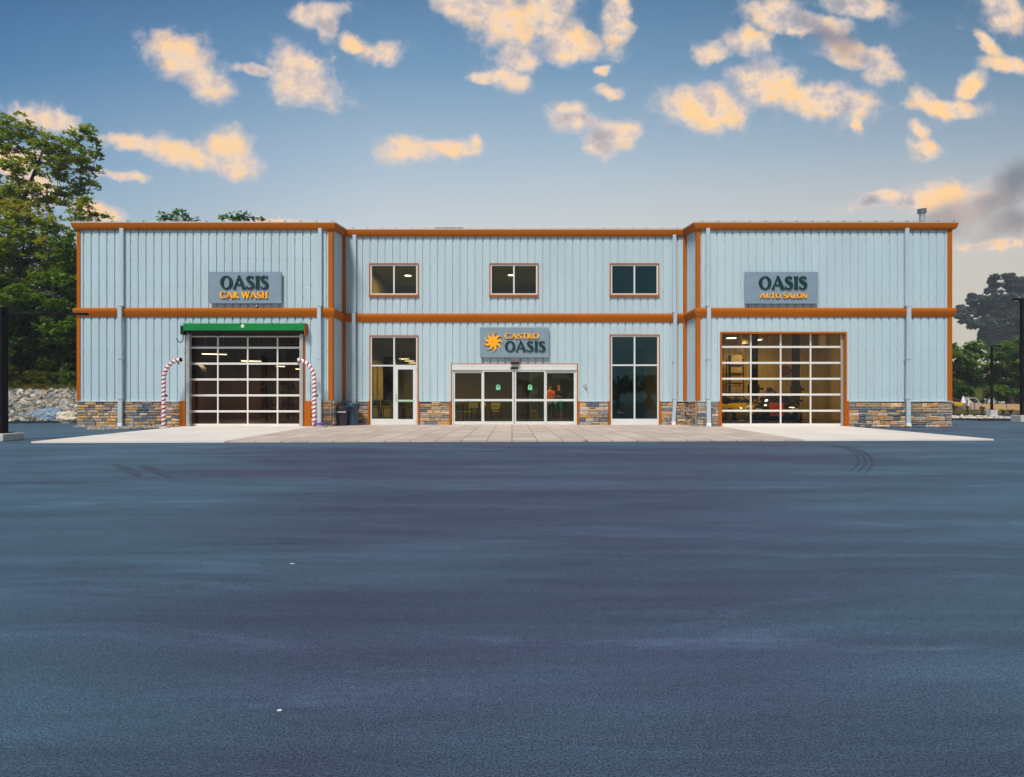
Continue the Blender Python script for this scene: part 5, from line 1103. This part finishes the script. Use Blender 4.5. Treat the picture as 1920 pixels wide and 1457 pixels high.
# ------------------------------------------------------------------ vehicles inside the right bay
M_tyre2 = mat('tyre', (.012, .012, .013), rough=.8); M_rim = mat('rim', (.25, .25, .27), rough=.3, metal=.9)
M_cglass = mat('car_glass', (.006, .007, .009), rough=.05, spec=.8)
def sports_car(label, loc, rz, paint, stripe=None):
    t = thing('sports_car', label, 'car', loc, 0)
    S = [(-2.2, .72, .34, .80), (-2.1, .84, .24, .93), (-1.75, .92, .19, .99), (-1.3, .96, .17, 1.00), (-.8, .94, .17, .95), (0, .92, .17, .90), (.7, .93, .17, .89), (1.2, .96, .17, .87), (1.6, .95, .17, .80), (1.95, .88, .17, .68), (2.15, .76, .20, .56), (2.24, .58, .27, .45)]
    b = MB(); k = 13; vs = []
    prof = lambda w, zb, zt: [(-w * .86, zb), (-w * .98, zb + .10), (-w, zb + (zt - zb) * .5), (-w * .97, zb + (zt - zb) * .8), (-w * .84, zt - .01), (-w * .45, zt + .02), (0, zt + .03), (w * .45, zt + .02), (w * .84, zt - .01), (w * .97, zb + (zt - zb) * .8), (w, zb + (zt - zb) * .5), (w * .98, zb + .10), (w * .86, zb)]
    for (y, w, zb, zt) in S: vs += [(x, y, z) for x, z in prof(w, zb, zt)]
    fs = [(i * k + j, i * k + (j + 1) % k, (i + 1) * k + (j + 1) % k, (i + 1) * k + j) for i in range(len(S) - 1) for j in range(k)] + [tuple(range(k)), tuple((len(S) - 1) * k + j for j in range(k))[::-1]]
    b.add(vs, fs); body = b.build('body', paint, None, True); body.parent = t
    g = MB(); G = [(-1.55, .66, .98, .985), (-.75, .62, .95, 1.20), (-.1, .63, .92, 1.25), (.35, .64, .91, 1.20), (1.05, .72, .88, .90)]; vs = []
    for (y, w, zb, zt) in G: vs += [(-w - .12, y, zb), (-w, y, zb + (zt - zb) * .8), (-w * .6, y, zt), (0, y, zt + .015), (w * .6, y, zt), (w, y, zb + (zt - zb) * .8), (w + .12, y, zb)]
    g.add(vs, [(i * 7 + j, i * 7 + j + 1, (i + 1) * 7 + j + 1, (i + 1) * 7 + j) for i in range(4) for j in range(6)]); o = g.build('windows', M_cglass, None, True); o.parent = t
    r_ = MB(); vs = []
    for (y, w, zb, zt) in G[1:4]: vs += [(-w * .62, y, zt + .004), (0, y, zt + .022), (w * .62, y, zt + .004)]
    r_.add(vs, [(i * 3 + j, i * 3 + j + 1, (i + 1) * 3 + j + 1, (i + 1) * 3 + j) for i in range(2) for j in range(2)]); o = r_.build('roof', paint, None, True); o.parent = t
    if stripe:
        s = MB(); vs = [(x, y, zt + .034 + .002) for (y, w, zb, zt) in S[7:11] for x in (-.28, .28)] + [(x, 2.25, z) for z in (.46, .30) for x in (-.28, .28)]
        s.add(vs, [(2 * i, 2 * i + 1, 2 * i + 3, 2 * i + 2) for i in range(5)]); o = s.build('racing_stripe', stripe, None); o.parent = t
    for sx in (-1, 1):
        for y in (-1.35, 1.35):
            w = MB(); w.tube([(sx * .74, y, .33), (sx * .80, y, .33), (sx * .965, y, .33), (sx * .985, y, .33)], [.30, .335, .335, .30], 24); o = w.build('wheel', M_tyre2, None); o.parent = t
            q = MB(); q.tube([(sx * .96, y, .33), (sx * .992, y, .33)], [.22, .20], 10); o2 = q.build('rim', M_rim, None); o2.parent = o
        h = MB(); h.add([(sx * .52, 2.17, .56), (sx * .80, 2.02, .60), (sx * .84, 1.92, .69), (sx * .60, 2.06, .66)], [(0, 1, 2, 3)]); h.tube([(sx * .66, 2.04, .62), (sx * .66, 2.13, .61)], .07, 12); o = h.build('headlight', mat('headlamp', (.8, .8, .75), rough=.1, metal=.3), None); o.parent = t
        m_ = MB(); m_.bbox(sx * .92, sx * 1.08, .60, .74, .93, 1.04, .03); o = m_.build('mirror', paint, None); o.parent = t
    g = MB(); g.bbox(-.45, .45, 2.14, 2.26, .22, .36, .02); o = g.build('grille', M_black, None); o.parent = t
    b = MB(); b.bbox(-.85, .85, 2.05, 2.29, .13, .17, .01); o = b.build('splitter', M_black, None); o.parent = t
    t.rotation_euler = (0, 0, rz); return t
P_blk = mat('black_paint', (.006, .007, .009), rough=.12, coat=1, var=.05); P_yel = mat('yellow_paint', (.55, .34, .012), rough=.2, coat=1, var=.05)
P_red = mat('red_stripe', (.55, .03, .01), rough=.2, coat=1)
sports_car('low black sports car with red centre stripe behind the right garage door', (X_(1476, 26.2), 27.3, .022), math.pi - .40, P_blk, P_red)
sports_car('low yellow sports car parked at the left inside the right garage bay', (X_(1372, 27.8), 28.4, .022), math.pi + .35, P_yel)
# workshop fittings
def lift_post(pxx, Y, label, w=.34):
    x = X_(pxx, Y); t = thing('lift_post', label, 'car lift', (x, Y, .022), 0, 'steel lift posts in the right bay'); b = MB(); b.bbox(x - w / 2, x + w / 2, Y - .15, Y + .15, .03, 4.6, .02); b.build('post', M_blacksteel, t)
    b = MB(); b.bbox(x - .35, x + .35, Y - .3, Y + .3, .022, .05, .005); b.build('base_plate', M_blacksteel, t); b = MB(); b.bbox(x + w / 2, x + w / 2 + .3, Y - .06, Y + .06, 1.55, 1.65, .01); b.bbox(x - w / 2 - .05, x + w / 2 + .05, Y - .2, Y + .2, 1.4, 1.8, .02); b.build('carriage', M_black, t)
lift_post(1413, 29.6, 'dark steel lift post in the second column of door panes'); lift_post(1492, 31.2, 'dark steel lift post in the third column of door panes', .30)
t = thing('hose_reel', 'round red hose reel on the back wall of the right bay', 'hose reel', px(1471, 694, 32.6)); c = px(1471, 694, 32.6)
b = MB(); b.tube([(c[0], c[1] - .12, c[2]), (c[0], c[1] + .12, c[2])], .26, 20); b.build('drum', mat('red_drum', srgb('#6e1418'), rough=.4), t); b = MB(); b.bbox(c[0] - .05, c[0] + .6, c[1] + .12, c[1] + .2, c[2] - .05, c[2] + .05, .01); b.build('bracket', M_black, t)
def duct(pxx, y0_, y1_, Y, r_, label):
    t = MB(); x = X_(pxx, Y); t.lathe([(r_, Z_(y1_, Y)), (r_, 6.9)], (x, Y, 0), 20); tag(t.build('ventilation_duct', mat('pale_duct', srgb('#d8b98c'), rough=.6, var=.06), smooth=False), label, 'duct', 'round ducts hanging in the right bay')
duct(1399, 0, 645, 27.5, .17, 'short pale round duct hanging in the first top pane'); duct(1385, 0, 660, 29.5, .2, 'pale round duct behind the short one in the first pane'); duct(1542, 0, 648, 31.8, .22, 'round duct hanging in the last top pane of the right door')
# shelving with boxes at the left of the right bay
t = thing('steel_shelving', 'tall dark shelving unit at the left inside the right bay', 'shelf', (X_(1377, 31.6), 31.6, .022)); M_bxs = mat('cream_boxes', srgb('#8f7650'), rough=.7, var=.12)
x0, x1 = X_(1366, 31.6), X_(1391, 31.6)
for xx in (x0, x1):
    for yy in (31.4, 31.9): b = MB(); b.box(xx - .025, xx + .025, yy - .025, yy + .025, .03, 3.2); b.build('upright', M_black, t)
for i, z in enumerate((.5, 1.05, 1.35, 1.9, 2.4, 2.85)):
    b = MB(); b.box(x0 - .03, x1 + .03, 31.38, 31.92, z, z + .045); b.build('shelf', M_black, t)
for i, (z, h_) in enumerate(((1.95, .42), (2.45, .36), (2.9, .5), (1.4, .42))):
    b = MB(); b.bbox(x0 + .06, x1 - .06, 31.44, 31.85, z + .0, z + h_, .02); tag(b.build('storage_box', M_bxs), ('cream box on the middle shelf', 'cream box on the upper shelf', 'cream box on the topmost shelf', 'cream box on the lower shelf')[i] + ' of the dark shelving', 'box', 'boxes on the shelving')
for i in range(3):
    b = MB(); xx = X_(1366 + i * 10, 32.8); b.bbox(xx, xx + .26, 32.78, 32.83, Z_(751, 32.8), Z_(742, 32.8), .01); tag(b.build('wall_poster', mat('poster', [srgb('#8a8a48'), srgb('#4d7a4a'), srgb('#6c6a58')][i], rough=.6)), ('leftmost olive', 'middle green', 'rightmost grey')[i] + ' small framed notice low on the back wall of the right bay', 'notice', 'framed notices in the right bay')
t = thing('air_line', 'dark coiled air line hanging on the back wall of the right bay', 'hose', px(1442, 730, 32.5)); b = MB(); b.tube([px(1438, 731, 32.6), px(1446, 728, 32.5), px(1450, 733, 32.5), px(1455, 736, 32.6), px(1448, 740, 32.6)], .05, 8); b.bbox(X_(1440, 32.6), X_(1446, 32.6), 32.5, 32.8, Z_(735, 32.6), Z_(727, 32.6), .02); b.build('hose', M_black, t)
# left bay: blower drum, pipes, brush
t = thing('blower_fan', 'round dark blower fan at the left inside the left bay', 'fan', px(370, 697, 27)); c = px(368, 697, 27)
b = MB(); b.tube([(c[0], c[1] - .2, c[2]), (c[0], c[1] + .25, c[2])], .34, 26); b.build('drum', M_black, t); b = MB()
for r_ in (.12, .22, .31): b.tube([(c[0] + r_ * math.cos(a * .3927), c[1] - .22, c[2] + r_ * math.sin(a * .3927)) for a in range(17)], .010, 5)
b.build('guard', M_galv, t); b = MB(); b.box(c[0] - .05, c[0] + .05, c[1], c[1] + .1, .022, c[2] - .3); b.build('stand', M_black, t)
t = thing('overhead_pipe', 'pale horizontal pipe across the top of the left bay', 'pipe', px(460, 645, 29)); b = MB(); b.tube([px(340, 645.5, 29), px(600, 645.5, 29)], .06, 10); b.build('pipe', mat('pipe_tan', srgb('#8a7a5c'), rough=.5), t)
for i, (a_, Y) in enumerate(((500, 29.5), (540, 31))):
    t = thing('wash_brush', ('taller' if i == 0 else 'nearer right') + ' dark upright brush frame in the left wash bay', 'brush', (X_(a_, Y), Y, .022), 0, 'wash brushes'); x = X_(a_, Y)
    b = MB(); b.tube([(x, Y, .03), (x, Y, 3.1)], .05, 8); b.build('pole', M_black, t); b = MB(); rng = random.Random(i)
    for k in range(260):
        a = rng.uniform(0, 6.28); z = rng.uniform(.4, 2.2); r_ = rng.uniform(.2, .42); b.add([(x, Y, z), (x + math.cos(a) * r_ + .02, Y + math.sin(a) * r_, z - .1), (x + math.cos(a) * r_, Y + math.sin(a) * r_, z - .16)], [(0, 1, 2)])
    b.build('bristles', mat('dark_bristle', srgb('#3a332c'), rough=.9), t)
# ------------------------------------------------------------------ lobby furniture
M_chair = mat('olive_upholstery', srgb('#a89c48'), rough=.7, var=.1)
def armchair():
    t = thing('lobby_chair', 'x', 'chair', (0, 0, 0), 0, 'chairs in the lobby')
    s = MB(); s.bbox(-.25, .25, -.25, .25, .42, .48, .02); o = s.build('seat', M_chair, None); o.parent = t
    s = MB(); s.bbox(-.25, .25, .22, .27, .55, .88, .02); o = s.build('backrest', M_chair, None); o.parent = t
    for sx in (-.26, .26):
        for sy in (-.24, .24): s = MB(); s.tube([(sx, sy, .0), (sx, sy, .62 if sy < 0 else .88)], .014, 6); o = s.build('leg', M_black, None); o.parent = t
        s = MB(); s.tube([(sx, -.24, .62), (sx, .24, .64)], .016, 6); o = s.build('armrest', M_black, None); o.parent = t
    return t
def stool():
    t = thing('bar_stool', 'x', 'stool', (0, 0, 0), 0, 'bar stools in the lobby')
    s = MB(); s.bbox(-.2, .2, -.2, .2, .66, .70, .015); o = s.build('seat', M_black, None); o.parent = t
    s = MB(); s.bbox(-.21, .21, .18, .21, .76, 1.02, .015); o = s.build('backrest', M_chair, None); o.parent = t
    for sx in (-1, 1):
        for sy in (-1, 1): s = MB(); s.tube([(sx * .23, sy * .23, 0), (sx * .19, sy * .19, .68 if sy < 0 else 1.0)], .014, 6); o = s.build('leg', M_black, None); o.parent = t
    s = MB()
    for a_, b_ in (((-.21, -.21), (.21, -.21)), ((-.21, .21), (.21, .21)), ((-.21, -.21), (-.21, .21)), ((.21, -.21), (.21, .21))): s.tube([(*a_, .25), (*b_, .25)], .01, 5)
    o = s.build('footrest', M_black, None); o.parent = t; return t
FZ = .022
ch = armchair(); ch.location = (X_(858, 27.6), 27.6, FZ); ch.rotation_euler = (0, 0, math.pi); ch['label'] = 'olive lobby chair at the far left behind the fixed door panel'
for (a_, Y, rz, l_) in ((872, 29.5, 2.2, 'olive lobby chair second from the left behind the fixed door panel'), (885, 29.8, 3.4, 'olive lobby chair third from the left behind the fixed door panel'), (897, 28.8, 4.2, 'olive lobby chair next to the sliding door edge'), (930, 31.5, 3.1, 'olive lobby chair deep behind the left sliding door'), (1172, 27.5, 3.6, 'olive lobby chair low in the left pane of the right tall window')):
    dup(ch, (X_(a_, Y), Y, FZ), rz, l_)
bs = stool(); bs.location = (X_(726, 26.4), 26.4, FZ); bs.rotation_euler = (0, 0, math.pi); bs['label'] = 'bar stool with olive back in the left tall window'
for (a_, Y, rz, l_) in ((704, 26.8, 3.3, 'bar stool at the left edge of the left tall window'), (757, 27.2, 2.6, 'bar stool behind the glass door at its left'), (768, 28.4, 3.6, 'bar stool behind the glass door at its right')): dup(bs, (X_(a_, Y), Y, FZ), rz, l_)
def table(x, Y, w, d_, h, m_, label):
    t = thing('lobby_table', label, 'table', (x, Y, FZ), 0, 'tables in the lobby'); s = MB(); s.bbox(x - w / 2, x + w / 2, Y - d_ / 2, Y + d_ / 2, FZ + h - .04, FZ + h, .01); s.build('tabletop', m_, t)
    for sx in (-1, 1):
        for sy in (-1, 1): s = MB(); s.box(x + sx * (w / 2 - .05) - .02, x + sx * (w / 2 - .05) + .02, Y + sy * (d_ / 2 - .05) - .02, Y + sy * (d_ / 2 - .05) + .02, FZ, FZ + h - .04); s.build('leg', m_, t)
M_wood = mat('oak_wood', srgb('#94703c'), rough=.5, var=.12, stretch=(1, 6, 1))
table(X_(921, 29), 29, .9, .6, .74, M_wood, 'small oak table behind the left sliding door'); table(X_(1187, 27.8), 27.8, 1.1, .6, .76, M_black, 'dark desk behind the right tall window'); table(X_(735, 28.2), 28.2, 1.2, .7, 1.0, M_black, 'high dark table behind the left tall window')
# tall dark curtain panel, red counter edge
b = MB(); x0, x1 = X_(720, 30), X_(741, 30); 
for i in range(9): xx = x0 + (x1 - x0) * i / 8; b.tube([(xx, 30, .9), (xx, 30, 3.2)], .045, 8)
tag(b.build('dark_curtain', mat('curtain_cloth', srgb('#23201f'), rough=.9), smooth=True), 'dark gathered curtain behind the left tall window', 'curtain')
b = MB(); x0, x1 = X_(941, 33), X_(985, 33); b.bbox(x0, x1, 33, 33.6, FZ, 1.08, .02); tag(b.build('reception_counter', mat('counter_front', srgb('#4a4636'), rough=.6)), 'low olive counter deep in the lobby behind the sliding doors', 'counter')
b = MB(); b.bbox(x0 - .05, x1 + .05, 32.95, 33.65, 1.081, 1.16, .01); tag(b.build('red_sign_board', mat('red_board', srgb('#a8242c'), rough=.5)), 'long red strip lying along the counter top in the lobby', 'board')
# trolley
t = thing('service_trolley', 'dark open shelf trolley behind the right sliding door', 'trolley', (X_(978, 29.5), 29.5, FZ)); x0, x1 = X_(969, 29.5), X_(988, 29.5)
for xx in (x0, x1):
    for yy in (29.3, 29.7): b = MB(); b.tube([(xx, yy, FZ), (xx, yy, 1.05)], .018, 6); b.build('upright', M_black, t)
for z in (.3, .65, 1.0): b = MB(); b.box(x0, x1, 29.3, 29.7, z, z + .025); b.build('shelf', M_black, t)
# mop bucket
t = thing('mop_bucket', 'yellow mop bucket with wringer behind the right sliding door', 'bucket', (X_(1002, 27.2), 27.2, FZ)); x = X_(1002, 27.2); M_mb = mat('yellow_plastic', srgb('#b9a23c'), rough=.5)
b = MB(); b.prism([(x - .15, FZ + .08), (x + .15, FZ + .08), (x + .2, FZ + .42), (x - .2, FZ + .42)], 27.05, 27.35, 'y'); b.build('tub', M_mb, t); b = MB(); b.bbox(x - .17, x + .12, 27.08, 27.32, FZ + .42, FZ + .56, .02); b.build('wringer', M_mb, t)
b = MB(); b.tube([(x - .16, 27.2, FZ + .5), (x - .19, 27.2, FZ + .9)], .014, 6); b.build('handle', M_mb, t)
for sx in (-.12, .12): b = MB(); b.tube([(x + sx, 27.18, FZ + .04), (x + sx, 27.22, FZ + .04)], .04, 10); b.build('wheel', M_black, t)
# ------------------------------------------------------------------ people
def skin_obj(name, verts, edges, radii, m, parent, lvl=2, root=0):
    me = bpy.data.meshes.new(name); me.from_pydata(verts, edges, []); o = bpy.data.objects.new(name, me); col.objects.link(o)
    sm = o.modifiers.new('skin', 'SKIN'); 
    if not me.skin_vertices: me.skin_vertices.new() if hasattr(me.skin_vertices, 'new') else None
    lay = me.skin_vertices[0].data
    for i, r_ in enumerate(radii): lay[i].radius = r_ if isinstance(r_, tuple) else (r_, r_); lay[i].use_root = (i == root)
    sb = o.modifiers.new('sub', 'SUBSURF'); sb.levels = lvl; sb.render_levels = lvl; sm.use_smooth_shade = True
    me.materials.append(m); o.parent = parent; return o
M_skin = mat('skin', srgb('#a9714f'), rough=.55, var=.05)
def person(label, loc, rz, shirt, legs, shorts, pose, hair=(.01, .008, .006)):
    t = thing('person', label, 'person', loc, rz)
    J = {}; V = []; E = []; Rr = []
    def j(n, p, r_, par=None):
        J[n] = len(V); V.append(p); Rr.append(r_)
        if par: E.append((J[par], J[n]))
    j('pelvis', (0, 0, .95), (.15, .11)); j('waist', (0, 0, 1.10), (.135, .10), 'pelvis'); j('chest', (0, 0, 1.30), (.17, .115), 'waist'); j('neck0', (0, 0, 1.46), (.09, .08), 'chest'); j('neck', (0, -.01, 1.53), .055, 'neck0')
    j('jaw', (0, -.02, 1.60), (.066, .08), 'neck'); j('skull', (0, -.005, 1.68), (.078, .095), 'jaw'); j('crown', (0, .0, 1.745), (.055, .065), 'skull')
    for s, n in ((-1, 'L'), (1, 'R')):
        e, w = pose['elbow' + n], pose['wrist' + n]
        j('sh' + n, (s * .185, 0, 1.41), .062, 'chest'); j('el' + n, e, .040, 'sh' + n); j('wr' + n, w, .026, 'el' + n)
        d = (Vector(w) - Vector(e)).normalized(); p = Vector(w) + d * .07; j('palm' + n, tuple(p), (.038, .016), 'wr' + n)
        side = Vector((0, 1, 0)) if abs(d.y) < .7 else Vector((1, 0, 0)); side = (side - d * side.dot(d)).normalized()
        for k, ln in enumerate((.062, .07, .066, .052)):
            q = p + side * (.030 - .02 * k) + d * .02; q2 = q + d * ln * .6; q3 = q2 + (d + Vector((0, -.3, -.2))).normalized() * ln * .55
            j('f%d%s' % (k, n), tuple(q), .010, 'palm' + n); j('g%d%s' % (k, n), tuple(q2), .009, 'f%d%s' % (k, n)); j('h%d%s' % (k, n), tuple(q3), .007, 'g%d%s' % (k, n))
        q = p + side * .04 - d * .03; j('t0' + n, tuple(q), .011, 'palm' + n); j('t1' + n, tuple(q + side * .025 + d * .035), .009, 't0' + n)
        k_, a_ = pose['knee' + n], pose['ankle' + n]
        j('hip' + n, (s * .095, 0, .88), .095, 'pelvis'); j('kn' + n, k_, .056, 'hip' + n); j('cf' + n, tuple(Vector(k_).lerp(Vector(a_), .35) + Vector((0, .015, 0))), .055, 'kn' + n); j('an' + n, a_, .036, 'cf' + n); j('toe' + n, (a_[0] + s * .02, a_[1] - .15, .035), (.04, .028), 'an' + n)
    skin_obj('body', V, E, Rr, M_skin, t)
    def sub(name, names, edges, grow, m):
        idx = {n: i for i, n in enumerate(names)}; return skin_obj(name, [V[J[n]] if not isinstance(n, tuple) else n for n in names], [(idx[a], idx[b]) for a, b in edges], [tuple(x + grow for x in (Rr[J[n]] if isinstance(Rr[J[n]], tuple) else (Rr[J[n]],) * 2)) for n in names], m, t)
    sub('shirt', ['pelvis', 'waist', 'chest', 'neck0', 'shL', 'elL', 'shR', 'elR'], [('pelvis', 'waist'), ('waist', 'chest'), ('chest', 'neck0'), ('chest', 'shL'), ('shL', 'elL'), ('chest', 'shR'), ('shR', 'elR')], .018, mat('shirt_cloth', shirt, rough=.85, var=.08))
    ends = ('kn' if shorts else 'an'); nm = ['pelvis', 'hipL', 'knL', 'hipR', 'knR']; ed = [('pelvis', 'hipL'), ('hipL', 'knL'), ('pelvis', 'hipR'), ('hipR', 'knR')]
    if not shorts: nm += ['cfL', 'anL', 'cfR', 'anR']; ed += [('knL', 'cfL'), ('cfL', 'anL'), ('knR', 'cfR'), ('cfR', 'anR')]
    sub('shorts' if shorts else 'trousers', nm, ed, .022 if not shorts else .03, mat('leg_cloth', legs, rough=.85, var=.08))
    skin_obj('hair', [(0, .02, 1.66), (0, .015, 1.72), (0, .01, 1.765)], [(0, 1), (1, 2)], [(.082, .092), (.084, .094), (.05, .06)], mat('hair', hair, rough=.7, var=.2), t)
    b = MB()
    for s in (-1, 1): b.lathe([(.008, 0), (.012, .01), (.004, .02)], (s * .03, -.092, 1.665), 8)
    o = b.build('eyes', M_black, None); o.parent = t
    b = MB(); b.add([(-.013, -.09, 1.635), (.013, -.09, 1.635), (0, -.118, 1.638), (0, -.09, 1.675)], [(0, 1, 2), (0, 2, 3), (2, 1, 3)]); b.box(-.024, .024, -.097, -.085, 1.603, 1.609); o = b.build('nose_and_mouth', mat('face_skin', srgb('#a06648'), rough=.6), None); o.parent = t
    for s in (-1, 1):
        b = MB(); b.bbox(s * .040 - .045 + s * .06, s * .040 + .045 + s * .06, pose['ankle' + ('L' if s < 0 else 'R')][1] - .19, pose['ankle' + ('L' if s < 0 else 'R')][1] + .07, 0, .07, .025); o = b.build('shoe', mat('shoe', (.02, .02, .022), rough=.6), None); o.parent = t
    return t
poseA = dict(elbowL=(-.26, .03, 1.14), wristL=(-.24, -.12, .95), elbowR=(.27, .04, 1.14), wristR=(.20, -.16, 1.06), kneeL=(-.10, -.02, .50), ankleL=(-.10, .03, .09), kneeR=(.11, -.03, .50), ankleR=(.11, .02, .09))
poseB = dict(elbowL=(-.27, -.02, 1.16), wristL=(-.12, -.24, 1.16), elbowR=(.27, -.02, 1.16), wristR=(.10, -.26, 1.20), kneeL=(-.10, -.02, .50), ankleL=(-.09, .04, .09), kneeR=(.12, .02, .50), ankleR=(.11, .06, .09))
YP = 28.6
person('person in a bright orange shirt and long grey trousers behind the right door panel', (X_(1031, YP), YP, FZ), R(160), (.75, .17, .02), (.10, .12, .11), False, poseA)
person('person in a black shirt and teal shorts behind the right door panel', (X_(1048, YP - .3), YP - .3, FZ), R(-60), (.012, .012, .018), (.02, .24, .20), True, poseB)
# small litter on the asphalt, as in the foreground
for i, (a_, c_) in enumerate(((548, 1057), (524, 1332))):
    Y = F / (c_ - HZ); x = X_(a_, Y); b = MB(); w = 4 * Y / F; b.box(x - w, x + w, Y - .004, Y + .004, 0, .0015); tag(b.build('paper_strip', M_white), ('tiny white paper strip lying on the asphalt, farther one', 'tiny white paper strip lying on the asphalt nearest the camera')[i], 'litter', 'paper strips on the asphalt')

# evening air: far trees fade slightly
HAZE = .0008
b = MB(); b.box(-310, 310, -310, 410, -1.06, 30)
hm = bpy.data.materials.new('haze_air'); hm.use_nodes = True; nt = hm.node_tree; nt.nodes.clear(); o_ = nt.nodes.new('ShaderNodeOutputMaterial'); v_ = nt.nodes.new('ShaderNodeVolumePrincipled')
v_.inputs['Color'].default_value = (.82, .88, .95, 1); v_.inputs['Density'].default_value = HAZE; v_.inputs['Anisotropy'].default_value = .1; nt.links.new(v_.outputs[0], o_.inputs['Volume'])
o = b.build('haze', hm); o['kind'] = 'stuff'; o['label'] = 'thin pale evening haze in the air'
